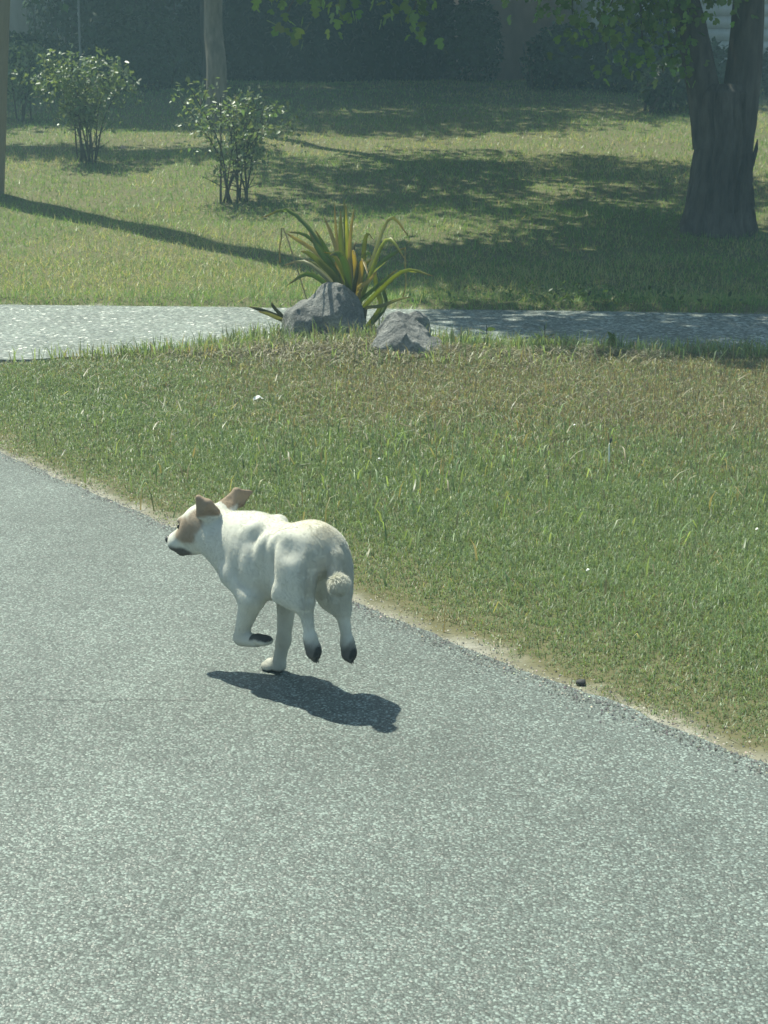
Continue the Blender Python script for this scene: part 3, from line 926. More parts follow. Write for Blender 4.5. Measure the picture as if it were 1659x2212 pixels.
tag(link_mesh('lawn_grass', blade_mesh('lawn_grass', x, y, ground_z(x, y) - 0.005, h_, w_, np.abs(r.normal(0.85, 0.45, len(x))), col, r, two=False), grass_m, smooth=False),
    'short sunlit and shaded lawn grass rising beyond the driveway', 'grass', kind='stuff')


# ------------------------------------------------------------ leaves
OVAL = (np.array([[0, 0, 0], [0.28, 0.26, 0.05], [0.28, -0.26, 0.05], [0.62, 0.22, 0.03], [0.62, -0.22, 0.03], [1.0, 0, -0.06], [0.45, 0, -0.03]]),
        np.array([[0, 6, 1], [0, 2, 6], [1, 6, 3], [2, 4, 6], [3, 6, 5], [6, 4, 5]]))
MAPLE = (np.array([[0, 0, 0], [0.05, 0.30, 0.02], [0.30, 0.52, -0.04], [0.42, 0.24, 0.03], [0.72, 0.34, -0.02], [1.0, 0, -0.06], [0.72, -0.34, -0.02],
                   [0.42, -0.24, 0.03], [0.30, -0.52, -0.04], [0.05, -0.30, 0.02], [0.35, 0, -0.03]]),
         np.array([[10, 0, 1], [10, 1, 2], [10, 2, 3], [10, 3, 4], [10, 4, 5], [10, 5, 6], [10, 6, 7], [10, 7, 8], [10, 8, 9], [10, 9, 0]]))
QUAD = (np.array([[0, 0, 0], [0.5, 0.34, 0.04], [1.0, 0, -0.03], [0.5, -0.34, 0.04]]), np.array([[0, 3, 2], [0, 2, 1]]))


def leaves(name, C, size, col, r, shape=OVAL, droop=0.25, up=0.5, outward=None):
    """leaf-shaped faces at points C, hanging and turned every way"""
    n = len(C)
    f = r.normal(0, 1, (n, 3))
    f[:, 2] -= droop * 2
    f /= np.linalg.norm(f, axis=1)[:, None]
    nr = r.normal(0, 1, (n, 3)); nr[:, 2] = np.abs(nr[:, 2]) + up * 1.4
    if outward is not None:
        nr = nr * 0.6 + outward * 1.5
    s = np.cross(nr, f); s /= np.linalg.norm(s, axis=1)[:, None] + 1e-9
    w = np.cross(f, s)
    T, F = shape
    sz = (size if hasattr(size, '__len__') else np.full(n, size))[:, None, None]
    V = C[:, None, :] + sz * (T[None, :, :1] * f[:, None] + T[None, :, 1:2] * s[:, None] + T[None, :, 2:] * w[:, None])
    k = len(T)
    FF = (np.arange(n)[:, None, None] * k + F[None]).reshape(-1, 3)
    return np_mesh(name, V.reshape(-1, 3), FF, np.repeat(col, k, 0))


def tube(points, radii, seg=10, bark=0.0, scale=9.0, seed=0, caps=True):
    """a tapering tube along points, with ridged bark when bark > 0; returns verts, quads, tris"""
    P = np.array(points, float); R = np.array(radii, float)
    T = np.gradient(P, axis=0); T /= np.linalg.norm(T, axis=1)[:, None]
    ref = np.array([1.0, 0.13, 0.0]) if abs(T[0, 2]) > 0.5 else np.array([0, 0, 1.0])
    A = np.cross(T, ref); A /= np.linalg.norm(A, axis=1)[:, None]
    B = np.cross(T, A)
    th = np.arange(seg) * 2 * np.pi / seg
    L = np.concatenate([[0], np.cumsum(np.linalg.norm(np.diff(P, axis=0), axis=1))])
    rr = np.repeat(R[:, None], seg, 1)
    if bark > 0:
        tt = np.repeat(th[None], len(P), 0); ll = np.repeat(L[:, None], seg, 1)
        wv = fbm(tt * 2.0, ll * 2.0, 1.0, seed + 5, 3) * 1.2
        a = vnoise(np.cos(tt + wv * 0.3) * scale * 1.3, np.sin(tt + wv * 0.3) * scale * 1.3 + ll * 1.3, 1.0, seed)
        b_ = vnoise(np.cos(tt) * scale * 2.4 + 9, np.sin(tt) * scale * 2.4 + ll * 5.0, 1.0, seed + 3)
        rr = rr + bark * (np.abs(a - 0.5) * 2.6 - 0.7 + (b_ - 0.5) * 0.6) + bark * 1.4 * (vnoise(np.cos(tt) * 1.3, np.sin(tt) * 1.3 + ll * 0.9, 1.0, seed + 8) - 0.5)
    V = P[:, None, :] + rr[:, :, None] * (np.cos(th)[None, :, None] * A[:, None, :] + np.sin(th)[None, :, None] * B[:, None, :])
    n = len(P)
    ii = np.arange(n * seg).reshape(n, seg)
    Q = np.stack([ii[:-1], np.roll(ii[:-1], -1, 1), np.roll(ii[1:], -1, 1), ii[1:]], -1).reshape(-1, 4)
    V = np.concatenate([V.reshape(-1, 3), P[-1:]])
    tr = np.stack([ii[-1], np.roll(ii[-1], -1), np.full(seg, n * seg)], 1)
    return V, Q, tr


def tubes_mesh(name, specs):
    vs_, q_, t_, o = [], [], [], 0
    for sp in specs:
        V, Q, T = tube(*sp[0], **sp[1])
        vs_.append(V); q_.append(Q + o); t_.append(T + o); o += len(V)
    return np_mesh(name, np.concatenate(vs_), [np.concatenate(q_), np.concatenate(t_)])


def curve(pts, n):
    """Catmull-Rom through pts"""
    P = np.array(pts, float)
    P = np.concatenate([2 * P[:1] - P[1:2], P, 2 * P[-1:] - P[-2:-1]])
    t = np.linspace(0, len(P) - 3 - 1e-6, n)
    i = t.astype(int); u = (t - i)[:, None]
    a, b, c, d = P[i], P[i + 1], P[i + 2], P[i + 3]
    return 0.5 * (2 * b + (c - a) * u + (2 * a - 5 * b + 4 * c - d) * u ** 2 + (3 * b - a - 3 * c + d) * u ** 3)


def bark_material(name, c1, c2, scale=14.0):
    m = NT(name)
    n1 = m.noise(m.pos((1, 1, 0.22)), scale, 6.0, 0.65)
    n2 = m.noise(m.pos(), 2.2, 3.0)
    c = m.mix(m.ramp(n1.outputs[0], [(0.3, 0.0), (0.7, 1.0)]), c1, c2)
    c = m.mix(m.ramp(n2.outputs[0], [(0.35, 0.0), (0.7, 0.5)]), c, tuple(v * 0.6 for v in c1))
    bp = m.n('Bump', {'Height': n1.outputs[0], 'Strength': 0.8, 'Distance': 0.02})
    b = m.bsdf(Base_Color=c, Roughness=0.9); m.set(b, 'Normal', bp); m.set(b, 'Specular IOR Level', 0.2)
    return m.done(b)


bark_m = bark_material('bark', (0.058, 0.053, 0.047), (0.150, 0.136, 0.120))
bark_light_m = bark_material('light_bark', (0.10, 0.088, 0.070), (0.27, 0.24, 0.195))
twig_m = bark_material('twig', (0.050, 0.042, 0.034), (0.12, 0.10, 0.08), 40.0)
tree_leaf_m = leaf_material('tree_leaf', 0.42, 0.45, 0.42, (1.5, 1.5, 0.45))
shrub_leaf_m = leaf_material('shrub_leaf', 0.42, 0.7, 0.32, (1.3, 1.3, 0.5))
dark_leaf_m = leaf_material('evergreen_leaf', 0.5, 0.3, 0.12)
LEAF = np.array([0.048, 0.095, 0.024])


def leaf_cols(n, base=LEAF, amt=0.25):
    return np.clip(jitter(np.tile(base, (n, 1)), amt), 0.004, 1)


def clump_points(centres, radii, per, r):
    n = len(centres)
    k = per
    d = r.normal(0, 1, (n, k, 3)); d /= np.linalg.norm(d, axis=2)[..., None]
    d *= (r.random((n, k, 1)) ** 0.5) * radii[:, None, None]
    d[..., 2] *= 0.7
    return (centres[:, None, :] + d).reshape(-1, 3)


def crown_points(c, rad3, nclump, clump_r, per, r, shell=0.35):
    d = r.normal(0, 1, (nclump, 3)); d /= np.linalg.norm(d, axis=1)[:, None]
    q = (shell + (1 - shell) * r.random((nclump, 1))) ** 0.6
    C = np.array(c) + d * q * np.array(rad3)
    return C, clump_points(C, clump_r * (0.6 + 0.8 * r.random(nclump)), per, r)

# ------------------------------------------------------------ boulders
def boulder(name, at, lobes, vox, seed, label, group, mat):
    """convex lobes cut by planes, merged, with a rough skin"""
    rs_ = np.random.default_rng(seed)
    mx = max(np.linalg.norm(np.array(c)) + max(rd) for c, rd, *_ in lobes) * 1.25
    g = SDF((-mx, -mx, -0.16), (mx, mx, mx), vox)
    X, Y, Z = np.meshgrid(*g.ax, indexing='ij')
    P = np.stack([X, Y, Z], -1)
    for lobe in lobes:
        c, rd = np.array(lobe[0]), np.array(lobe[1])
        q = (P - c) / rd
        d = np.full(q.shape[:-1], -9.0)
        N = rs_.normal(0, 1, (16, 3)); N /= np.linalg.norm(N, axis=1)[:, None]
        offs = 0.74 + 0.26 * rs_.random(16)
        for nrm, o in list(zip(N, offs)) + [(np.array(v) / np.linalg.norm(v), o) for v, o in (lobe[2] if len(lobe) > 2 else [])]:
            d = np.maximum(d, q @ nrm - o)
        ell_ = np.linalg.norm(q, axis=-1) - 1.0
        d = np.maximum(d, ell_) * rd.min()
        k = 0.012
        hh = np.clip(0.5 + 0.5 * (g.D - d) / k, 0, 1)
        g.D = (g.D * (1 - hh) + d * hh - k * hh * (1 - hh)).astype(np.float32)
    nz = fbm(X * 9 + Z * 5, Y * 9 - Z * 7, 1.0, seed, 3) + fbm(Y * 21 + Z * 13, X * 20 - Z * 11, 1.0, seed + 4, 3) * 0.6
    g.D += ((nz - 0.8) * 0.034).astype(np.float32)
    V, Q = g.mesh()
    o = link_mesh(name, np_mesh(name, V, Q[:, ::-1] if not DOG_FLIP else Q), mat)
    o.location = at
    tag(o, label, 'boulder', group)
    return o


m = NT('granite')
tc = m.n('TexCoord').outputs['Object']
n1 = m.noise(tc, 7.0, 5.0, 0.6); n2 = m.noise(tc, 60.0, 4.0, 0.7); n3 = m.n('TexVoronoi', {'Vector': tc, 'Scale': 160.0})
c = m.mix(m.ramp(n1.outputs[0], [(0.35, 0.0), (0.68, 1.0)]), (0.15, 0.151, 0.148), (0.36, 0.355, 0.335))
c = m.mix(m.ramp(n2.outputs[0], [(0.40, 0.0), (0.62, 0.7)]), c, (0.10, 0.10, 0.10))
c = m.mix(m.ramp(n3.outputs['Color'], [(0.80, 0.0), (0.95, 0.5)]), c, (0.50, 0.49, 0.46))
bp = m.n('Bump', {'Height': m.math('ADD', n2.outputs[0], m.math('MULTIPLY', n1.outputs[0], 1.5)), 'Strength': 0.9, 'Distance': 0.022})
b = m.bsdf(Base_Color=c, Roughness=0.85); m.set(b, 'Normal', bp); m.set(b, 'Specular IOR Level', 0.3)
granite = m.done(b)
boulder('boulder', (-0.36, 9.80, 0.02), [((0.045, 0, 0.13), (0.205, 0.19, 0.245), [((0.75, -0.5, 0.55), 0.74), ((-0.6, -0.4, 0.65), 0.80)]),
                                        ((-0.135, 0.02, 0.09), (0.155, 0.17, 0.205), [((-0.35, -0.1, 1.0), 0.78), ((-0.9, -0.4, 0.2), 0.8)])],
        0.011, 5, 'big grey two lobed boulder in front of the yucca', 'grey boulders on the mound', granite)
boulder('boulder', (0.12, 9.25, 0.0), [((0, 0, 0.06), (0.26, 0.18, 0.225), [((0.62, -0.2, 0.75), 0.56), ((-0.55, -0.45, 0.7), 0.72), ((-0.9, 0, 0.35), 0.7)])],
        0.010, 12, 'low grey boulder with a sloping right side, right of the biggest one', 'grey boulders on the mound', granite)
boulder('boulder', (0.20, 9.80, 0.05), [((0, 0, 0.04), (0.10, 0.09, 0.115))],
        0.008, 21, 'smallest grey rock showing behind the low sloping boulder', 'grey boulders on the mound', granite)

# ------------------------------------------------------------ yucca
YUC_AT = (-0.202, 10.05, 0.05)
YUCCA = [
    ([(-0.043, 0.0, 0.183), (-0.072, 0.05, 0.426), (-0.102, 0.1, 0.631), (-0.114, 0.12, 0.823)], 0.022, 'tan'),
    ([(-0.019, 0.0, 0.183), (-0.038, 0.08, 0.461), (-0.047, 0.1, 0.678), (-0.051, 0.1, 0.847)], 0.020, 'green'),
    ([(-0.038, 0.0, 0.173), (-0.056, 0.0, 0.431), (-0.071, 0.02, 0.599), (-0.071, 0.04, 0.771)], 0.042, 'lit'),
    ([(-0.006, 0.0, 0.193), (-0.015, -0.05, 0.473), (-0.002, -0.1, 0.664), (0.018, -0.12, 0.789)], 0.026, 'tan'),
    ([(-0.014, 0.0, 0.183), (-0.025, 0.02, 0.448), (-0.03, 0.03, 0.617), (-0.038, 0.03, 0.814)], 0.040, 'yellow'),
    ([(-0.043, 0.0, 0.193), (-0.087, 0.1, 0.46), (-0.133, 0.16, 0.608), (-0.185, 0.2, 0.727)], 0.030, 'tan'),
    ([(-0.043, 0.0, 0.193), (-0.111, -0.08, 0.419), (-0.165, -0.12, 0.554), (-0.226, -0.14, 0.664)], 0.036, 'green'),
    ([(-0.043, 0.0, 0.173), (-0.113, -0.15, 0.407), (-0.204, -0.2, 0.542), (-0.262, -0.2, 0.661)], 0.042, 'green'),
    ([(-0.043, 0.0, 0.173), (-0.112, 0.1, 0.364), (-0.238, 0.16, 0.502), (-0.365, 0.2, 0.581), (-0.434, 0.22, 0.62)], 0.030, 'tan'),
    ([(-0.038, 0.0, 0.164), (-0.094, -0.18, 0.354), (-0.184, -0.25, 0.463), (-0.26, -0.3, 0.531), (-0.31, -0.32, 0.547)], 0.040, 'edge'),
    ([(-0.014, 0.0, 0.164), (-0.021, -0.16, 0.352), (-0.045, -0.25, 0.481), (-0.084, -0.32, 0.531), (-0.133, -0.38, 0.525)], 0.046, 'green'),
    ([(0.015, 0.0, 0.164), (0.082, 0.06, 0.339), (0.187, 0.1, 0.441), (0.265, 0.12, 0.496), (0.337, 0.14, 0.531)], 0.034, 'green'),
    ([(0.337, 0.14, 0.531), (0.338, 0.16, 0.416), (0.343, 0.17, 0.299), (0.324, 0.18, 0.211)], 0.008, 'dead'),
    ([(-0.434, 0.22, 0.62), (-0.463, 0.24, 0.573), (-0.475, 0.25, 0.505), (-0.472, 0.25, 0.427)], 0.009, 'dead'),
    ([(0.005, 0.0, 0.173), (0.04, -0.05, 0.341), (0.084, -0.1, 0.44), (0.127, -0.14, 0.485)], 0.030, 'edge'),
    ([(0.024, 0.0, 0.164), (0.102, -0.1, 0.261), (0.188, -0.14, 0.34), (0.286, -0.18, 0.424)], 0.026, 'green'),
    ([(0.178, 0.02, 0.161), (0.163, 0.02, 0.257), (0.149, 0.02, 0.334), (0.152, 0.02, 0.396)], 0.036, 'lit'),
    ([(0.209, 0.05, 0.158), (0.202, 0.06, 0.253), (0.192, 0.06, 0.311), (0.185, 0.06, 0.349)], 0.034, 'green'),
    ([(0.053, 0.0, 0.145), (0.188, -0.1, 0.187), (0.282, -0.14, 0.228), (0.376, -0.16, 0.252)], 0.022, 'pale'),
    ([(-0.009, 0.0, 0.183), (-0.006, 0.12, 0.381), (0.004, 0.16, 0.512), (0.025, 0.18, 0.568)], 0.026, 'dark'),
    ([(-0.043, 0.0, 0.164), (-0.07, -0.05, 0.322), (-0.093, -0.06, 0.398), (-0.106, -0.06, 0.464)], 0.036, 'tan'),
    ([(-0.043, 0.0, 0.164), (-0.151, 0.12, 0.333), (-0.231, 0.18, 0.414), (-0.318, 0.2, 0.451)], 0.030, 'edge'),
    ([(-0.385, -0.1, 0.076), (-0.484, -0.16, 0.135), (-0.566, -0.2, 0.173), (-0.648, -0.22, 0.197)], 0.030, 'dark'),
    ([(-0.385, -0.1, 0.076), (-0.46, -0.1, 0.142), (-0.496, -0.12, 0.187), (-0.505, -0.12, 0.216)], 0.024, 'dark'),
    ([(-0.385, -0.1, 0.071), (-0.472, -0.2, 0.126), (-0.524, -0.26, 0.157), (-0.582, -0.3, 0.176)], 0.026, 'pale'),
    ([(-0.139, 0.0, 0.183), (-0.177, 0.0, 0.231), (-0.201, 0.02, 0.262), (-0.22, 0.02, 0.286)], 0.020, 'dark'),
    ([(0.015, 0.0, 0.164), (0.038, -0.2, 0.3), (0.114, -0.3, 0.366), (0.151, -0.34, 0.425)], 0.030, 'tan'),
    ([(0.005, 0.0, 0.164), (0.019, -0.2, 0.319), (0.034, -0.24, 0.397), (0.039, -0.26, 0.491)], 0.026, 'dark'),
]
YC = {'green': (0.135, 0.205, 0.080), 'lit': (0.34, 0.38, 0.08), 'yellow': (0.72, 0.70, 0.12), 'tan': (0.48, 0.40, 0.19), 'edge': (0.22, 0.25, 0.10),  # lit and yellow: sun glow through the leaf, put into its colour
      'dead': (0.30, 0.27, 0.19), 'pale': (0.33, 0.33, 0.22), 'dark': (0.09, 0.095, 0.05)}
yucca_m = leaf_material('yucca_leaf', 0.38, 0.5, 0.55, (1.3, 1.3, 0.6))
yr = np.random.default_rng(2)


def sword_leaf(pts, w, kind, parent, rooted):
    pts = [np.array(p) for p in pts]
    if rooted:
        pts = [np.array([pts[0][0] * 0.35, pts[0][1], 0.0])] + pts
    n = 15
    P = curve(pts, n)
    T = np.gradient(P, axis=0); T /= np.linalg.norm(T, axis=1)[:, None]
    f = np.array([yr.normal(0, 0.35), -1.0, yr.normal(0, 0.25)])
    S = np.cross(T, f); S /= np.linalg.norm(S, axis=1)[:, None]
    N = np.cross(S, T)
    t = np.linspace(0, 1, n)
    prof = np.interp(t, [0, 0.15, 0.5, 0.8, 0.95, 1.0], [0.75, 0.8, 1.0, 0.72, 0.28, 0.03]) * w * 0.52
    if kind == 'dead':
        prof = np.full(n, w / 2)
    fold = prof * 0.35
    A, B, C = P + S * prof[:, None], P - N * fold[:, None], P - S * prof[:, None]
    V = np.stack([A, B, C], 1).reshape(-1, 3)
    # a second, inner skin gives the leaf its thickness
    V2 = V + np.repeat(N, 3, 0) * 0.0022
    V = np.concatenate([V, V2])
    F = []
    m3 = 3 * n
    for i in range(n - 1):
        a = 3 * i
        F += [(a, a + 1, a + 4, a + 3), (a + 1, a + 2, a + 5, a + 4), (m3 + a + 1, m3 + a, m3 + a + 3, m3 + a + 4), (m3 + a + 2, m3 + a + 1, m3 + a + 4, m3 + a + 5),
              (a + 3, m3 + a + 3, m3 + a, a), (a + 2, m3 + a + 2, m3 + a + 5, a + 5)]
    base = np.array(YC[kind])
    col = np.tile(base, (n, 3, 1)).reshape(n, 3, 3) * (0.9 + 0.3 * yr.random((n, 1, 1)))
    if kind in ('edge', 'green', 'lit', 'yellow'):
        col[:, 0] = col[:, 0] * 0.5 + np.array([0.16, 0.16, 0.055])
        col[:, 2] = col[:, 2] * 0.7 + np.array([0.08, 0.08, 0.03])
    tipc = smooth01(t, 0.82, 1.0)[:, None, None]
    col = col * (1 - tipc) + np.array([0.30, 0.22, 0.11]) * tipc
    col = col.reshape(-1, 3)
    link_mesh('leaf', np_mesh('yucca_leaf', V, np.array(F), np.concatenate([col, col])), yucca_m, parent)


yuc = tag(empty('yucca_plant', YUC_AT), 'spiky yucca with green, tan and sunlit yellow sword leaves behind the biggest boulder', 'yucca')
off = tag(empty('yucca_offset', (-0.62, 9.9, 0.03)), 'low tuft of dark drooping blades left of the biggest boulder', 'plant')
for pts, w, k in YUCCA:
    if pts[0][0] < -0.3:
        sh = np.array(YUC_AT) - np.array((-0.62, 9.9, 0.03))
        pts = [np.array(p) + sh for p in pts]
        sword_leaf([(0.20, 0.05, 0.02)] + pts, w, k, off, False)
    else:
        sword_leaf(pts, w, k, yuc, k != 'dead' and pts[0][2] < 0.3)
for i in range(12):
    a = yr.uniform(-2.6, -0.5) if i % 3 else yr.uniform(0.3, 2.8)
    L_ = yr.uniform(0.42, 0.72); e_ = yr.uniform(0.35, 0.95)
    d_ = np.array([math.cos(a), math.sin(a) * 0.7, 0])
    sword_leaf([np.array([0.02, 0, 0.10]), d_ * L_ * 0.28 + np.array([0.02, 0, 0.10 + L_ * e_ * 0.6]), d_ * L_ * 0.62 + np.array([0, 0, 0.12 + L_ * e_]), d_ * L_ * 0.95 + np.array([0, 0, 0.10 + L_ * e_ * yr.uniform(0.75, 1.15)])],
               yr.uniform(0.024, 0.036), ['green', 'edge', 'lit', 'pale', 'tan', 'green'][i % 6], yuc, True)
# fibrous dead base and a pale flower stub
V, Q, T = tube(curve([(0.02, 0, -0.06), (0.03, 0, 0.08), (0.05, 0.0, 0.17)], 14), np.linspace(0.075, 0.05, 14), 14, 0.02, 6.0, 4)
link_mesh('stem', np_mesh('yucca_stem', V, [Q, T]), twig_m, yuc)

# ------------------------------------------------------------ utility pole
m = NT('pole_wood')
n1 = m.noise(m.pos((1, 1, 0.03)), 60.0, 5.0, 0.6); n2 = m.noise(m.pos(), 3.0, 3.0)
c = m.mix(n1.outputs[0], (0.13, 0.105, 0.075), (0.30, 0.255, 0.19))
c = m.mix(m.ramp(n2.outputs[0], [(0.4, 0.0), (0.7, 0.4)]), c, (0.20, 0.18, 0.15))
bp = m.n('Bump', {'Height': n1.outputs[0], 'Strength': 0.6, 'Distance': 0.006})
b = m.bsdf(Base_Color=c, Roughness=0.85); m.set(b, 'Normal', bp)
pole_m = m.done(b)
pz = float(ground_z(np.array([-4.36]), np.array([17.73]))[0])
up_ = tag(empty('utility_pole', (-4.455, 17.73, pz)), 'weathered wooden utility pole leaning at the left edge', 'utility pole')
V, Q, T = tube([(0.115 * h, -0.09 * h, h) for h in np.linspace(-0.1, 9.4, 60)], np.linspace(0.255, 0.20, 60), 40, 0.004, 8.0, 2)
link_mesh('pole', np_mesh('utility_pole', V, [Q, T]), pole_m, up_)
V, Q, T = tube([(0.97, -1.88, 8.75), (1.05, 0.32, 8.75)], [0.06, 0.06], 4)  # unseen pole-top fittings, added to broaden the pole's shadow
V2, Q2, T2 = tube([(1.25, -0.72, 7.4), (1.25, -0.72, 7.45), (1.25, -0.72, 8.3), (1.25, -0.72, 8.36)], [0.22, 0.27, 0.27, 0.18], 20)
link_mesh('unseen_transformer', np_mesh('unseen_transformer', V2, [Q2, T2]), pole_m, up_)
link_mesh('unseen_crossarm', np_mesh('unseen_crossarm', V, [Q, T]), pole_m, up_, smooth=False)

# ------------------------------------------------------------ shrubs
def shrub(x, y, spread, hgt, nstem, crown, nleaf, lsize, label, seed, leafcol=(0.15, 0.20, 0.105), low=0.30):
    rs_ = np.random.default_rng(seed)
    z0 = float(ground_z(np.array([x]), np.array([y]))[0])
    root = tag(empty('shrub', (x, y, z0)), label, 'shrub', 'leafy shrubs on the lawn')
    tips = []
    for i in range(nstem):
        a = rs_.random() * 2 * math.pi
        rr = spread * (0.25 + 0.75 * rs_.random())
        b0 = np.array([math.cos(a) * 0.10 * rs_.random(), math.sin(a) * 0.10 * rs_.random(), -0.03])
        b0[0] += crown[4] * (1 if rs_.random() < 0.6 else -1)
        top = np.array([math.cos(a) * rr, math.sin(a) * rr * 0.7, hgt * (0.70 + 0.30 * rs_.random())])
        midp = b0 * 0.5 + top * 0.5 + np.array([-math.cos(a) * rr * 0.16, 0, 0.02]) + rs_.normal(0, 0.025, 3)
        C = curve([b0, b0 * 0.72 + midp * 0.28 + rs_.normal(0, 0.012, 3), midp, top], 12)
        sp = [((C, np.linspace(0.011 + 0.009 * rs_.random(), 0.0035, 12)), dict(seg=7))]
        for j in range(6):
            k = rs_.integers(4, 11)
            d = rs_.normal(0, 1, 3); d[2] = abs(d[2]) * 0.7 + 0.35; d /= np.linalg.norm(d)
            e = C[k] + d * (0.14 + 0.18 * rs_.random())
            sp.append((([C[k], (C[k] + e) / 2 + rs_.normal(0, 0.012, 3), e], [0.006, 0.0045, 0.002]), dict(seg=5)))
            tips.append(e); tips.append((C[k] + e) / 2)
        tips.append(top); tips.append(C[9])
        link_mesh('stem', tubes_mesh('shrub_stem', sp), twig_m, root)
    tips = np.array(tips)
    wild = rs_.normal(0, 1, (26, 3)); wild /= np.linalg.norm(wild, axis=1)[:, None]
    wild = np.array(crown[:3]) + wild * np.array(crown[3]) * (0.95 + 0.35 * rs_.random((26, 1)))
    cc, cr = np.array(crown[:3]), np.array(crown[3])
    ex = rs_.normal(0, 1, (crown[5], 3)); ex /= np.linalg.norm(ex, axis=1)[:, None]
    ex = cc + ex * cr * (0.55 + 0.45 * rs_.random((len(ex), 1)))
    cl = np.concatenate([tips[tips[:, 2] > hgt * low], ex, wild[wild[:, 2] > hgt * low]])
    per = max(1, nleaf // len(cl))
    pts = clump_points(cl, 0.13 * (0.4 + 1.1 * rs_.random(len(cl))), per, rs_)
    pts = pts[rs_.random(len(pts)) < 0.35 + 0.75 * fbm(pts[:, 0] + pts[:, 1], pts[:, 2] - pts[:, 1], 4.0, seed, 2)]
    pts = pts[pts[:, 2] > hgt * low * 0.85]
    colr = leaf_cols(len(pts), np.array(leafcol), 0.22)
    link_mesh('foliage', leaves('shrub_foliage', pts, lsize * (0.6 + 0.7 * rs_.random(len(pts))), colr, rs_, OVAL, 0.1, 0.6), shrub_leaf_m, root, smooth=False)
    return root


shrub(-1.66, 17.17, 0.62, 1.15, 13, (0.12, 0, 0.80, (0.68, 0.5, 0.32), 0.08, 60), 2500, 0.056,
      'open leafy shrub of many thin forking stems in the middle of the left lawn', 3)
shrub(-3.69, 20.06, 0.62, 1.28, 12, (0.02, 0, 1.0, (0.66, 0.5, 0.34), 0.05, 90), 4000, 0.062,
      'dense rounded shrub on short dark stems, left of the open one', 8, low=0.34)
shrub(-5.5, 24.8, 0.55, 1.1, 7, (0.0, 0, 0.75, (0.48, 0.45, 0.42), 0.05, 60), 2200, 0.075,
      'leafy shrub half hidden behind the utility pole', 14, low=0.3)

# ------------------------------------------------------------ trees
def limb(p, r0, r1, n=14, seg=10, bark=0.006, seed=0):
    C = curve(p, n)
    return ((C, np.linspace(r0, r1, n)), dict(seg=seg, bark=bark, scale=7.0, seed=seed))


# the big forked maple on the right
tr = np.random.default_rng(23)
MX, MY = 3.25, 15.54
mz = gz(MX, MY)
maple = tag(empty('maple_tree', (MX, MY, mz)), 'big thick maple with a deeply furrowed trunk forking low, on the right', 'tree')
tp = curve([(0, 0, -0.15), (0.0, 0, 0.25), (0.02, 0, 0.8), (-0.02, 0, 1.15), (-0.02, 0, 1.38)], 110)
hh = tp[:, 2]
trad = np.interp(hh, [-0.15, 0.0, 0.2, 0.5, 0.9, 1.15, 1.30, 1.38], [0.44, 0.385, 0.335, 0.305, 0.275, 0.285, 0.27, 0.20])
V, Q, T = tube(tp, trad, 150, 0.042, 10.0, 5)
tk = link_mesh('trunk', np_mesh('maple_trunk', V, [Q, T]), bark_m, maple)
lb = [limb([(-0.10, 0, 0.8), (-0.16, 0, 1.15), (-0.235, 0.0, 1.48), (-0.37, 0.05, 2.0), (-0.60, 0.1, 2.7), (-1.0, 0.3, 4.2), (-1.3, 0.4, 6.0)], 0.18, 0.09, 60, 40, 0.014, 3),
      limb([(0.10, 0, 0.8), (0.145, 0, 1.2), (0.175, 0, 1.6), (0.18, 0, 2.1), (0.19, 0.05, 3.2), (0.35, 0.2, 5.2), (0.3, 0.3, 7.5)], 0.20, 0.10, 60, 40, 0.014, 9)]
for sp in lb:
    V, Q, T = tube(*sp[0], **sp[1])
    link_mesh('limb', np_mesh('maple_limb', V, [Q, T]), bark_m, maple)
# torn bark sliver on the right flank of the trunk
sl = np.array([(0.285, -0.06, 0.62), (0.315, -0.07, 0.78), (0.325, -0.06, 0.87), (0.30, -0.05, 0.76)])
V, Q, T = tube(sl[:3], [0.022, 0.020, 0.004], 6)
link_mesh('bark_sliver', np_mesh('bark_sliver', V, [Q, T]), bark_m, maple)
brs = []
tips = []
for i in range(34):
    a = tr.random() * 2 * math.pi
    z0 = 3.2 + 4.0 * tr.random()
    L_ = 2.2 + 2.2 * tr.random()
    s0 = np.array([-0.6 if i % 2 else 0.25, 0.2, z0])
    e = s0 + np.array([math.cos(a) * L_, math.sin(a) * L_ * 0.8, 0.4 + 1.2 * tr.random()])
    mpt = (s0 + e) / 2 + np.array([0, 0, 0.3])
    brs.append(((curve([s0, mpt, e], 8), np.linspace(0.055, 0.012, 8)), dict(seg=6)))
    tips += [e, (mpt + e) / 2]
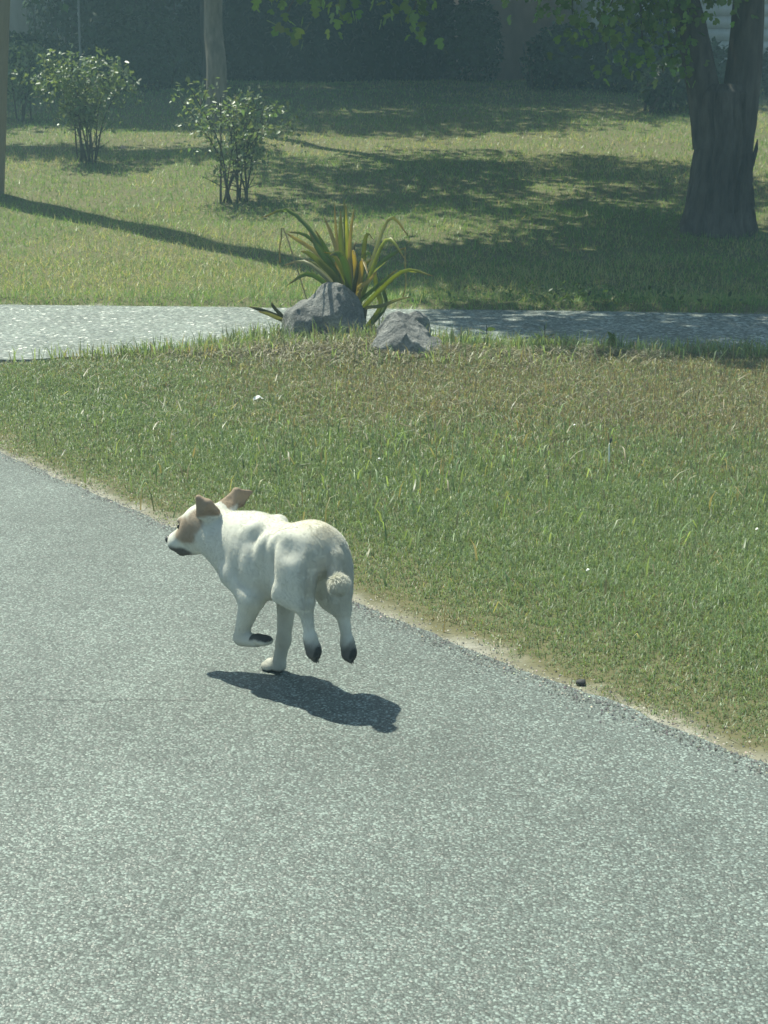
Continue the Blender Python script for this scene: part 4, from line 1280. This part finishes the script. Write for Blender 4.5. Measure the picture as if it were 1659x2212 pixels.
# low boughs that droop into the top of the view
LOW = [([(-0.4, 0.1, 2.9), (-1.1, -0.4, 3.0), (-1.6, -0.7, 2.75), (-1.95, -0.8, 2.25)], 0), ([(-0.5, 0.1, 3.1), (-1.2, -0.1, 3.0), (-1.55, 0, 2.65), (-1.7, 0, 2.15)], 0),
       ([(-0.3, 0.0, 2.7), (-0.75, -0.4, 2.75), (-1.05, -0.6, 2.45), (-1.2, -0.6, 2.05)], 0), ([(-0.5, 0.1, 3.3), (-2.4, -0.6, 3.55), (-3.6, -1.0, 3.05), (-4.1, -1.1, 2.45)], 1),
       ([(-0.5, 0.1, 3.3), (-2.0, -0.5, 3.5), (-2.75, -0.9, 3.0), (-3.0, -1.0, 2.42)], 1), ([(-0.3, 0.0, 2.6), (-0.55, -0.35, 2.6), (-0.7, -0.5, 2.35), (-0.72, -0.5, 2.1)], 0),
       ([(0.2, 0.0, 3.0), (0.4, -0.5, 3.0), (0.55, -0.8, 2.75), (0.6, -0.9, 2.45)], 0), ([(-0.2, 0.0, 2.6), (-0.2, -0.4, 2.55), (-0.20, -0.5, 2.35), (-0.16, -0.5, 2.22)], 0), ([(-0.5, 0.0, 2.9), (-0.8, -0.2, 2.8), (-0.9, -0.3, 2.4), (-0.85, -0.3, 1.75)], 0), ([(-0.5, 0.0, 2.6), (-0.62, -0.15, 2.4), (-0.62, -0.2, 2.0), (-0.55, -0.2, 1.6)], 0), ([(-0.4, 0.1, 2.9), (-1.3, 0.2, 3.0), (-1.45, 0.2, 2.6), (-1.45, 0.2, 1.95)], 0), ([(-0.4, 0.1, 2.9), (-1.0, 0.3, 2.9), (-1.15, 0.3, 2.4), (-1.1, 0.3, 1.7)], 0),
       ([(-0.5, 0.1, 3.3), (-2.2, -0.2, 3.5), (-3.3, -0.4, 3.1), (-3.6, -0.5, 2.62)], 1)]
low_pts, low_sz = [], []
for p, kind in LOW:
    p = [np.array(q) - np.array([0, 0, 0.48 * i / 3 * kind]) for i, q in enumerate(p)]
    C = curve(p, 16)
    brs.append(((C, np.linspace(0.03, 0.006, 16)), dict(seg=6)))
    for q in C[5:]:
        for j in range(16 if kind == 0 else 18):
            low_sz.append((0.06 + 0.045 * tr.random()) if kind == 0 else (0.07 + 0.055 * tr.random()))
            low_pts.append(q + tr.normal(0, 0.16, 3) * np.array([1, 1, 0.8]) - np.array([0, 0, 0.05]))
link_mesh('branches', tubes_mesh('maple_branches', brs), bark_m, maple)
low_pts = np.array(low_pts)
lo_me = leaves('maple_low_leaves', low_pts, np.array(low_sz), leaf_cols(len(low_pts), np.array([0.12, 0.20, 0.045]), 0.25), tr, MAPLE, 0.75, 0.1)
link_mesh('low_foliage', lo_me, tree_leaf_m, maple, smooth=False)
C1 = np.concatenate([crown_points(c_, r_, n_, 0.6, 1, tr, 0.2)[0] for c_, r_, n_ in
                     [((-0.9, 0.9, 6.6), (4.2, 3.2, 3.0), 185), ((-3.5, -1.8, 6.7), (2.0, 1.5, 1.5), 72), ((-2.6, 0.2, 5.2), (1.8, 1.6, 1.0), 34), ((-4.7, 0.8, 7.0), (1.6, 1.2, 1.1), 34), ((-2.5, 1.0, 6.3), (2.0, 2.0, 1.9), 70), ((-3.3, -3.1, 6.6), (1.3, 0.7, 0.8), 22)]])
pts = clump_points(C1, 0.62 * (0.6 + 0.8 * tr.random(len(C1))), 62, tr)
ok = (C1[:, 2] > 3.4)
pts = pts.reshape(len(C1), 62, 3)[ok].reshape(-1, 3)
pts = np.concatenate([pts, clump_points(np.array(tips), np.full(len(tips), 0.6), 50, tr)])
pts = pts[pts[:, 2] > 3.15]
link_mesh('crown', leaves('maple_crown', pts, 0.13 + 0.07 * tr.random(len(pts)), leaf_cols(len(pts)), tr, QUAD, 0.35, 0.6), tree_leaf_m, maple, smooth=False)


def tree(name, x, y, trunk_r, trunk_h, crown_c, crown_r, nclump, per, clump_r, leaf, label, seed, col=LEAF, mat=None, bark=None, lean=(0, 0), group=None, low=None):
    rs_ = np.random.default_rng(seed)
    root = tag(empty(name, (x, y, gz(x, y))), label, 'tree', group)
    tp_ = curve([(0, 0, -0.2), (lean[0] * 0.3, lean[1] * 0.3, trunk_h * 0.35), (lean[0], lean[1], trunk_h), (crown_c[0] * 0.7 + lean[0] * 0.3, crown_c[1] * 0.7, crown_c[2])], 50)
    rad_ = np.interp(tp_[:, 2], [-0.2, 0.15, 0.6, trunk_h, crown_c[2]], [trunk_r * 1.5, trunk_r * 1.18, trunk_r, trunk_r * 0.85, trunk_r * 0.35])
    V_, Q_, T_ = tube(tp_, rad_, 40, trunk_r * 0.06, 7.0, seed)
    link_mesh('trunk', np_mesh('trunk', V_, [Q_, T_]), bark or bark_m, root)
    C_, P_ = crown_points(crown_c, crown_r, nclump, clump_r, per, rs_, 0.3)
    br = []
    for q in C_[::max(1, nclump // 26)]:
        s0 = np.array([crown_c[0] * 0.6, crown_c[1] * 0.6, max(trunk_h * 0.9, q[2] - 1.4)])
        br.append(((curve([s0, (s0 + q) / 2 + np.array([0, 0, 0.15]), q], 7), np.linspace(trunk_r * 0.35, 0.012, 7)), dict(seg=5)))
    link_mesh('branches', tubes_mesh('branches', br), bark or bark_m, root)
    if low is not None:
        P_ = P_[P_[:, 2] > low]
    link_mesh('crown', leaves('crown', P_, leaf * (0.7 + 0.6 * rs_.random(len(P_))), leaf_cols(len(P_), col), rs_, QUAD, 0.3, 0.6), mat or tree_leaf_m, root, smooth=False)
    return root


tree('lawn_tree', -2.45, 23.73, 0.15, 2.3, (1.6, -2.8, 6.2), (3.2, 2.6, 2.7), 190, 60, 0.55, 0.15,
     'young tree with a straight pale trunk standing behind the open shrub', 31, bark=bark_light_m, lean=(0.06, 0), low=2.35)
GB = 'trees in front of the houses at the back'
DK = np.array([0.032, 0.060, 0.020])
tree('shade_tree', -7.6, 29.2, 0.24, 2.6, (0.5, 0.2, 6.2), (3.6, 2.8, 4.4), 240, 60, 0.7, 0.18, 'leafy tree crown filling the upper left corner beside the pole', 41, group=GB, low=1.5)
tree('shade_tree', -8.6, 23.6, 0.2, 4.0, (2.6, 0.2, 6.8), (2.4, 0.6, 0.9), 60, 60, 0.55, 0.15, 'unseen tree added left of the utility pole to shade the lawn', 48, group=GB, low=4.8)  # out of view, added to cast the shade strip around the shrubs
tree('shade_tree', -3.25, 30.6, 0.17, 4.5, (-0.4, -0.5, 8.6), (5.4, 3.2, 3.0), 300, 60, 0.75, 0.19, 'tree added behind the young tree, its unseen high crown shading the lawn', 47, group=GB, low=5.0)  # trunk hidden, crown above the view; added to shade the upper lawn
tree('shade_tree', -3.6, 33.9, 0.26, 2.2, (0, -0.4, 7.4), (4.4, 3.2, 5.6), 330, 60, 0.75, 0.20, 'dark tree standing right behind the hedge and the young tree', 42, col=DK, group=GB, low=1.6)
tree('shade_tree', 1.2, 34.2, 0.26, 2.4, (0, -0.4, 8.2), (4.2, 3.2, 5.0), 300, 60, 0.75, 0.20, 'dense tree rising over the brown wall at the back', 43, col=np.array([0.036, 0.066, 0.022]), group=GB, low=2.4)
tree('shade_tree', 5.0, 29.9, 0.16, 1.6, (-0.7, 0.3, 4.4), (2.4, 2.0, 3.2), 190, 55, 0.55, 0.14, 'leafy tree screening the left end of the white sided house', 44, group=GB, low=2.2)
tree('shade_tree', -6.4, 39.5, 0.3, 3.0, (0, 0, 8.5), (5.0, 3.5, 5.5), 280, 55, 0.9, 0.24, 'tall tree behind the grey house', 45, col=DK, group=GB)
tree('shade_tree', 0.8, 41.0, 0.3, 3.0, (0, 0, 8.0), (6.0, 3.5, 6.0), 330, 55, 0.95, 0.26, 'tallest tree, far behind the clipped hedge', 46, col=DK, group=GB)


# ------------------------------------------------------------ hedge and shrubs at the back
def leafy_mass(name, cat, label, boxes, nleaf, leaf, col, mat, seed, group=None, origin=None):
    """a dense clipped or loose mass: leaves spread in a skin round dark twiggy cores"""
    rs_ = np.random.default_rng(seed)
    o0 = np.array(origin if origin is not None else boxes[0][0], float)
    root = tag(empty(name, tuple(o0)), label, cat, group)
    pts, outs, sp = [], [], []
    vol = np.array([b_[1][0] * b_[1][2] + b_[1][1] * b_[1][2] for b_ in boxes])
    for (c, h3, pw), vv in zip(boxes, vol / vol.sum()):
        n = int(nleaf * vv)
        d = rs_.normal(0, 1, (n, 3)); d[:, 1] *= 1.8; d[:, 2] = np.where(d[:, 2] < (-0.9 if pw < 4 else -9), -d[:, 2], d[:, 2])
        k = (np.abs(d) ** pw).sum(1) ** (1 / pw)
        d = d / k[:, None]
        q = 1 - 0.30 * rs_.random((n, 1)) ** 1.5
        w = 0.88 + 0.24 * np.array(fbm(d[:, 0] * 3 + d[:, 2] * 2, d[:, 1] * 3 + d[:, 2] * 1.7, 1.3, seed, 3))[:, None]
        pts.append(np.array(c) + d * q * w * np.array(h3) - o0)
        outs.append(d / np.linalg.norm(d, axis=1)[:, None])
        for j in range(int(6 + 8 * h3[0])):
            a = np.array(c) - o0 + np.array([rs_.uniform(-0.85, 0.85) * h3[0], rs_.uniform(-0.4, 0.4) * h3[1], -h3[2]])
            e = a + np.array([rs_.normal(0, 0.2), rs_.normal(0, 0.15), h3[2] * rs_.uniform(1.0, 1.7)])
            sp.append((([a, (a + e) / 2, e], [0.03, 0.022, 0.008]), dict(seg=5)))
    P_ = np.concatenate(pts)
    link_mesh('stems', tubes_mesh(name + '_stems', sp), twig_m, root)
    link_mesh('foliage', leaves(name + '_foliage', P_, leaf * (0.7 + 0.6 * rs_.random(len(P_))), leaf_cols(len(P_), np.array(col)), rs_, QUAD, 0.1, 0.3, np.concatenate(outs)), mat, root, smooth=False)
    return root


leafy_mass('hedge', 'hedge', 'tall dark clipped evergreen hedge across the back of the lawn',
           [((-1.3, 32.9, 3.5), (2.55, 0.75, 1.5), 5.0)], 48000, 0.17, (0.016, 0.030, 0.014), dark_leaf_m, 61, origin=(-1.3, 32.9, 2.1))
leafy_mass('hedge', 'hedge', 'long ragged row of dark growth far behind the houses', [((0, 50, 4.2), (27, 1.2, 3.0), 4.2)], 26000, 0.42, (0.026, 0.046, 0.020), dark_leaf_m, 67, origin=(0, 50, 1.8))
GS = 'loose shrubs in front of the houses'
leafy_mass('bush', 'bush', 'loose dark bush just left of the young tree trunk', [((-4.6, 30.2, 2.35), (1.2, 0.8, 0.95), 2.2)], 5200, 0.12, (0.030, 0.055, 0.022), dark_leaf_m, 62, GS, (-4.6, 30.2, 1.8))
leafy_mass('bush', 'bush', 'tall dark bush filling the gap left of the hedge', [((-5.6, 33.6, 3.7), (1.7, 0.8, 2.0), 2.4)], 9000, 0.13, (0.030, 0.055, 0.022), dark_leaf_m, 68, GS, (-5.6, 33.6, 2.0))
leafy_mass('bush', 'bush', 'low dark bush behind the dense rounded shrub', [((-6.6, 29.6, 2.1), (0.9, 0.8, 0.75), 2.2)], 3500, 0.12, (0.034, 0.060, 0.024), dark_leaf_m, 69, GS, (-6.6, 29.6, 1.7))
leafy_mass('bush', 'bush', 'overgrown bushes heaped below the white sided house', [((3.4, 30.3, 2.3), (0.8, 0.7, 0.75), 2.2), ((4.6, 29.7, 2.35), (0.9, 0.7, 0.85), 2.2), ((5.6, 29.2, 2.1), (0.6, 0.6, 0.6), 2.2)], 9500, 0.11, (0.034, 0.060, 0.024), dark_leaf_m, 63, GS, (4.4, 29.7, 1.7))
leafy_mass('bush', 'bush', 'dark low bush catching sun at its rim, left of the big maple trunk', [((4.75, 26.3, 1.85), (0.62, 0.5, 0.42), 2.2)], 3000, 0.09, (0.040, 0.070, 0.026), tree_leaf_m, 64, GS, (4.75, 26.3, 1.5))
leafy_mass('bush', 'bush', 'shaded bushes at the far right behind the maple', [((7.6, 28.6, 2.1), (1.1, 0.7, 0.65), 2.2)], 4500, 0.11, (0.030, 0.052, 0.022), dark_leaf_m, 65, GS, (7.6, 28.6, 1.7))
leafy_mass('bush', 'bush', 'bush beside the right end of the dark hedge', [((1.75, 32.0, 2.7), (0.55, 0.5, 0.9), 2.3)], 3500, 0.10, (0.034, 0.058, 0.024), dark_leaf_m, 66, GS, (1.75, 32.0, 2.0))


# ------------------------------------------------------------ houses at the back
def paint(name, c, rough=0.6, grime=(0.75, 1.08), sc=3.0):
    m = NT(name)
    n = m.noise(m.pos((1, 1, 0.4)), sc, 5.0, 0.6)
    cc_ = m.mix(1.0, c, m.ramp(n.outputs[0], [(0.3, grime[0]), (0.7, grime[1])]), 'MULTIPLY')
    bp_ = m.n('Bump', {'Height': m.noise(m.pos((1, 1, 6)), 12.0).outputs[0], 'Strength': 0.2, 'Distance': 0.01})
    b_ = m.bsdf(Base_Color=cc_, Roughness=rough); m.set(b_, 'Normal', bp_)
    return m.done(b_)


def box_mesh(name, lo, hi):
    x0, y0, z0 = lo; x1, y1, z1 = hi
    v = np.array([(x0, y0, z0), (x1, y0, z0), (x1, y1, z0), (x0, y1, z0), (x0, y0, z1), (x1, y0, z1), (x1, y1, z1), (x0, y1, z1)])
    return np_mesh(name, v, np.array([(0, 3, 2, 1), (4, 5, 6, 7), (0, 1, 5, 4), (1, 2, 6, 5), (2, 3, 7, 6), (3, 0, 4, 7)]))


def gable_roof(name, w, d, z0, rise, over=0.4, th=0.14):
    v, f = [], []
    for s in (-1, 1):
        o = len(v)
        for zt in (0, th):
            v += [(-over, -over if s < 0 else d + over, z0 - 0.12 + zt), (w + over, -over if s < 0 else d + over, z0 - 0.12 + zt), (w + over, d / 2, z0 + rise + zt), (-over, d / 2, z0 + rise + zt)]
        f += [tuple(o + i for i in q) for q in [(0, 1, 2, 3), (7, 6, 5, 4), (0, 4, 5, 1), (1, 5, 6, 2), (3, 2, 6, 7), (0, 3, 7, 4)]]
    return np_mesh(name, np.array(v), np.array(f))


siding_m = paint('white_siding', (0.78, 0.80, 0.80), 0.5, (0.85, 1.05))
grey_wall_m = paint('grey_wall', (0.56, 0.57, 0.62), 0.7)
brown_wall_m = paint('brown_wall', (0.62, 0.49, 0.42), 0.8)
roof_m = paint('roof_shingle', (0.07, 0.068, 0.066), 0.9)
found_m = paint('foundation', (0.22, 0.22, 0.21), 0.9)


def house(name, x, y, w, d, h, rise, wall_m, label, board=None):
    z = gz(x + w / 2, y) - 0.15
    root = tag(empty(name, (x, y, z)), label, 'house')
    if board:
        link_mesh('foundation', box_mesh('foundation', (-0.01, 0.03, -0.3), (w + 0.01, d, 0.45)), found_m, root, smooth=False)
        link_mesh('wall', box_mesh('house_wall', (0.01, 0.05, 0.45), (w - 0.01, d - 0.01, h)), wall_m, root, smooth=False)
        n = int((h - 0.45) / board)
        v = np.array([(-0.02, -0.012, 0), (w + 0.02, -0.012, 0), (w + 0.02, 0.045, 0), (-0.02, 0.045, 0), (-0.02, 0.018, board + 0.01), (w + 0.02, 0.018, board + 0.01), (w + 0.02, 0.045, board + 0.01), (-0.02, 0.045, board + 0.01)])
        me_ = np_mesh('siding_board', v, np.array([(0, 3, 2, 1), (4, 5, 6, 7), (0, 1, 5, 4), (1, 2, 6, 5), (2, 3, 7, 6), (3, 0, 4, 7)]))
        for i in range(n):
            o = link_mesh('siding_board', me_, wall_m, root, smooth=False)
            o.location = (0, 0, 0.45 + i * board)
    else:
        link_mesh('wall', box_mesh('house_wall', (0, 0, -0.3), (w, d, h)), wall_m, root, smooth=False)
    link_mesh('roof', gable_roof('roof', w, d, h, rise), roof_m, root, smooth=False)
    return root


house('sided_house', 4.15, 32.6, 10.5, 8.0, 4.6, 2.2, siding_m, 'white house with horizontal siding seen through the fork of the maple', 0.235)
house('grey_house', -13.2, 36.2, 6.9, 7.0, 4.2, 1.8, grey_wall_m, 'bluish grey house wall in the shade beside the utility pole')
house('brown_house', 1.55, 36.6, 4.2, 5.0, 3.6, 1.5, brown_wall_m, 'brown walled outbuilding between the hedge and the white house')

# slim grey pole in front of the trees, upper left
sp_ = tag(empty('metal_pole', (-5.05, 27.2, gz(-5.05, 27.2))), 'slim pale grey pole rising behind the dense rounded shrub', 'pole')
V, Q, T = tube([(0, 0, -0.1), (0.02, 0, 2.0), (0.06, 0, 6.0)], [0.020, 0.018, 0.016], 12)
m = NT('galvanised'); met = m.done(m.bsdf(Base_Color=(0.18, 0.19, 0.19), Roughness=0.5, Metallic=0.3))
link_mesh('shaft', np_mesh('pole_shaft', V, [Q, T]), met, sp_)
V, Q, T = tube([(0.06, 0, 6.0), (0.06, 0, 6.05)], [0.035, 0.030], 12)
link_mesh('cap', np_mesh('pole_cap', V, [Q, T]), met, sp_)

# ------------------------------------------------------------ broad-leaved weeds, small things
wr = np.random.default_rng(77)


def weed_patch(name, label, spots, col, leaf, seed, mat=None):
    rs_ = np.random.default_rng(seed)
    P_ = []
    for (cx, cy, sx, sy, n, hz) in spots:
        x_ = cx + rs_.normal(0, sx, n); y_ = cy + rs_.normal(0, sy, n)
        P_.append(np.stack([x_, y_, ground_z(x_, y_) + hz * rs_.random(n) ** 0.8], 1))
    P_ = np.concatenate(P_)
    k_ = (poly_sd(P_[:, 0], P_[:, 1], VERGE) > 0.02) | (poly_sd(P_[:, 0], P_[:, 1], LAWN) > 0.02)
    P_ = P_[k_]
    tag(link_mesh(name, leaves(name, P_, leaf * (0.6 + 0.8 * rs_.random(len(P_))), leaf_cols(len(P_), np.array(col)), rs_, OVAL, -0.25, 0.3), mat or shrub_leaf_m, smooth=False), label, 'weeds', kind='stuff')


weed_patch('edge_weeds', 'dark broad leaved weeds crowding the far edge of the driveway',
           [(1.45, 11.9, 0.30, 0.16, 230, 0.13), (2.1, 11.8, 0.4, 0.16, 110, 0.10), (0.6, 12.0, 0.4, 0.12, 50, 0.08)], (0.095, 0.150, 0.055), 0.040, 5, grass_m)
# three upright docks at the driveway edge
for dx_, dy_, hh_, lab in [(0.62, 9.52, 0.16, 'lone upright dock just right of the low boulder'), (0.98, 9.60, 0.17, 'tallest upright dock at the near driveway edge'), (1.40, 9.58, 0.13, 'upright dock nearest the shaded right corner of the verge')]:
    root = tag(empty('dock_weed', (dx_, dy_, gz(dx_, dy_))), lab, 'weed', 'upright docks along the driveway')
    V, Q, T = tube([(0, 0, -0.01), (0.005, 0, hh_ * 0.5), (0.0, 0, hh_)], [0.005, 0.004, 0.002], 6)
    link_mesh('stem', np_mesh('dock_stem', V, [Q, T]), shrub_leaf_m, root)
    for k in range(6):
        p0 = np.array([[0, 0, hh_ * (0.1 + 0.14 * k)]])
        me_ = leaves('dock_leaf', p0, np.array([0.11 - 0.010 * k]), np.array([[0.095, 0.145, 0.045]]), wr, OVAL, -0.55, 0.2)
        link_mesh('leaf', me_, shrub_leaf_m, root)
    me_ = root.children[0].data
    a_ = me_.attributes.new('col', 'FLOAT_COLOR', 'POINT')
    a_.data.foreach_set('color', np.tile([0.10, 0.13, 0.05, 1.0], len(me_.vertices)).astype(np.float32))

# white scrap, pale stalk, stone, petals, pink leaf
m = NT('paper'); paper_m = m.done(m.bsdf(Base_Color=(0.80, 0.80, 0.74), Roughness=0.6))
m = NT('straw'); straw_m = m.done(m.bsdf(Base_Color=(0.50, 0.47, 0.30), Roughness=0.7))
m = NT('dark_stone'); stone_m = m.done(m.bsdf(Base_Color=(0.05, 0.05, 0.05), Roughness=0.8))
m = NT('pink_leaf'); pink_m = m.done(m.bsdf(Base_Color=(0.50, 0.36, 0.28), Roughness=0.6))


def crumple(name, at, lx, ly, lz, mat, seed, label, cat, group=None):
    rs_ = np.random.default_rng(seed)
    nx_, ny_ = 9, 5
    u_, v_ = np.meshgrid(np.linspace(-0.5, 0.5, nx_), np.linspace(-0.5, 0.5, ny_), indexing='ij')
    sh = 1 - 0.7 * np.abs(u_) ** 2 * 2
    top = np.stack([u_ * lx, v_ * ly * sh, lz * (0.6 + rs_.normal(0, 0.35, u_.shape)) + lz * np.cos(u_ * 5)], -1).reshape(-1, 3)
    bot = top - np.array([0, 0, 0.0015])
    i_ = np.arange(nx_ * ny_).reshape(nx_, ny_)
    q_ = np.stack([i_[:-1, :-1], i_[1:, :-1], i_[1:, 1:], i_[:-1, 1:]], -1).reshape(-1, 4)
    o_ = link_mesh(name, np_mesh(name, np.concatenate([top, bot]), np.concatenate([q_, q_[:, ::-1] + nx_ * ny_])), mat)
    o_.location = (at[0], at[1], gz(at[0], at[1]) + at[2])
    o_.rotation_euler = (0.5, rs_.normal(0, 0.2), rs_.normal(0, 0.4))
    return tag(o_, label, cat, group)


crumple('paper_scrap', (-0.615, 7.60, 0.055), 0.052, 0.020, 0.008, paper_m, 3, 'white crumpled scrap lying in the left part of the verge grass', 'litter')
crumple('fallen_leaf', (-3.45, 21.3, 0.05), 0.10, 0.07, 0.02, pink_m, 4, 'pinkish fallen leaf lying left of the dense rounded shrub', 'leaf')
for k, (px_, py_) in enumerate([(-0.56, 5.55), (-0.02, 6.25), (0.62, 4.6), (1.25, 5.1), (0.85, 6.9)]):
    crumple('white_petal', (px_, py_, 0.045), 0.011, 0.007, 0.003, paper_m, 30 + k, ['tiny white petal in the grass just beyond the ears of the dog', 'tiny white petal near the middle of the verge', 'tiny white petal in the grass right of the rump of the dog',
             'tiny white petal at the right border of the photo', 'tiny white petal just left of the pale seed stalk'][k], 'petal', 'white petals scattered over the verge')
st = tag(empty('seed_stalk', (0.915, 6.27, gz(0.915, 6.27))), 'tall pale seed stalk with a dark head standing in the verge', 'stalk')
V, Q, T = tube([(0, 0, -0.01), (0.002, 0, 0.05), (0.0, 0, 0.09), (0.004, 0, 0.105)], [0.0020, 0.0040, 0.0024, 0.0015], 7)
link_mesh('stem', np_mesh('stalk_stem', V, [Q, T]), paper_m, st)
V, Q, T = tube([(0.004, 0, 0.10), (0.006, 0, 0.11), (0.006, 0, 0.122)], [0.003, 0.006, 0.002], 7)
link_mesh('seed_head', np_mesh('seed_head', V, [Q, T]), stone_m, st)
for k in range(3):
    a0 = np.array([0.75 + 0.35 * k, 6.2 - 0.35 * k])
    V, Q, T = tube([(0, 0, 0.03), (0.03, 0.02, 0.055), (0.07, 0.03, 0.07)], [0.0025, 0.0022, 0.001], 6)
    o_ = link_mesh('straw_blade', np_mesh('straw_blade', V, [Q, T]), straw_m)
    o_.location = (a0[0], a0[1], gz(*a0) + 0.01)
    tag(o_, ['bleached straw lying slantwise just left of the pale seed stalk', 'bleached straw lying below and right of the pale seed stalk', 'bleached straw nearest the right border of the verge'][k], 'straw', 'bleached straws in the verge')
bm = bmesh.new(); bmesh.ops.create_icosphere(bm, subdivisions=2, radius=1)
for v in bm.verts:
    n_ = noise.noise(v.co * 1.7) * 0.35 + 1
    v.co = (v.co.x * 0.014 * n_, v.co.y * 0.012 * n_, v.co.z * 0.009 * n_)
me_ = bpy.data.meshes.new('stone'); bm.to_mesh(me_); bm.free()
o_ = link_mesh('stone', me_, stone_m); o_.location = (0.505, 3.80, gz(0.505, 3.80) + 0.007)
tag(o_, 'small dark stone on the sandy road edge', 'stone')

# loose grit along the crumbled pavement edge
n_ = 9500
t_ = wr.random(n_) * 7.2
ex = np.interp(t_, [0, 1.8, 3.2, 4.6, 6.0, 7.2], [1.35, 0.30, -0.46, -1.24, -2.05, -2.7]); ey = np.interp(t_, [0, 1.8, 3.2, 4.6, 6.0, 7.2], [2.64, 3.95, 4.96, 6.06, 7.2, 8.2])
off_ = np.where(wr.random(n_) < 0.5, wr.normal(-0.022, 0.022, n_), wr.normal(0.025, 0.055, n_))
px_, py_ = ex + off_ * 0.8, ey + off_ * 0.6
sdv_ = poly_sd(px_, py_, VERGE)
pz_ = np.where(sdv_ > 0.01, ground_z(px_, py_) + 0.001, 0.002)
s_ = 0.0014 + 0.0034 * wr.random(n_) ** 2.5
T0 = np.array([(1, 0, 0), (-0.5, 0.87, 0), (-0.5, -0.87, 0), (0, 0, 0.9)])
V = np.stack([px_, py_, pz_], 1)[:, None] + (T0[None] * (0.7 + 0.6 * wr.random((n_, 4, 1)))) * s_[:, None, None]
F = (np.arange(n_)[:, None, None] * 4 + np.array([[0, 1, 3], [1, 2, 3], [2, 0, 3]])[None]).reshape(-1, 3)
gc = jitter(np.where((wr.random(n_) < np.where(off_ < 0, 0.86, 0.4))[:, None], np.array([0.085, 0.087, 0.085]), np.array([0.30, 0.285, 0.23])), 0.25)
m = NT('grit'); a_ = m.n('Attribute', attribute_name='col'); grit_m = m.done(m.bsdf(Base_Color=a_.outputs['Color'], Roughness=0.8))
tag(link_mesh('gravel', np_mesh('gravel', V.reshape(-1, 3), F, np.repeat(gc, 4, 0)), grit_m, smooth=False), 'loose grit and sand along the crumbled road edge', 'gravel', kind='stuff')

# ------------------------------------------------------------ volume added to imitate the pale veil of window glare
VEIL_DENSITY = 0.0052
x0, y0, z0, x1, y1, z1 = -95, -16, -1.2, 95, 62, 19.5
hv = np.array([(x0, y0, z0), (x1, y0, z0), (x1, y1, z0), (x0, y1, z0), (x0, y0, z1), (x1, y0, z1), (x1, y1, z1), (x0, y1, z1)])
hz = np_mesh('glare_veil', hv, np.array([(0, 3, 2, 1), (4, 5, 6, 7), (0, 1, 5, 4), (1, 2, 6, 5), (2, 3, 7, 6), (3, 0, 4, 7)]))
m = NT('glare_veil_air')
vol = m.n('VolumePrincipled', {'Color': (0.56, 0.88, 1.0, 1.0), 'Density': VEIL_DENSITY, 'Anisotropy': 0.0})
m.t.links.new(vol.outputs[0], m.out.inputs['Volume'])
ho = link_mesh('glare_veil', hz, m.m, smooth=False)
tag(ho, kind='stuff')
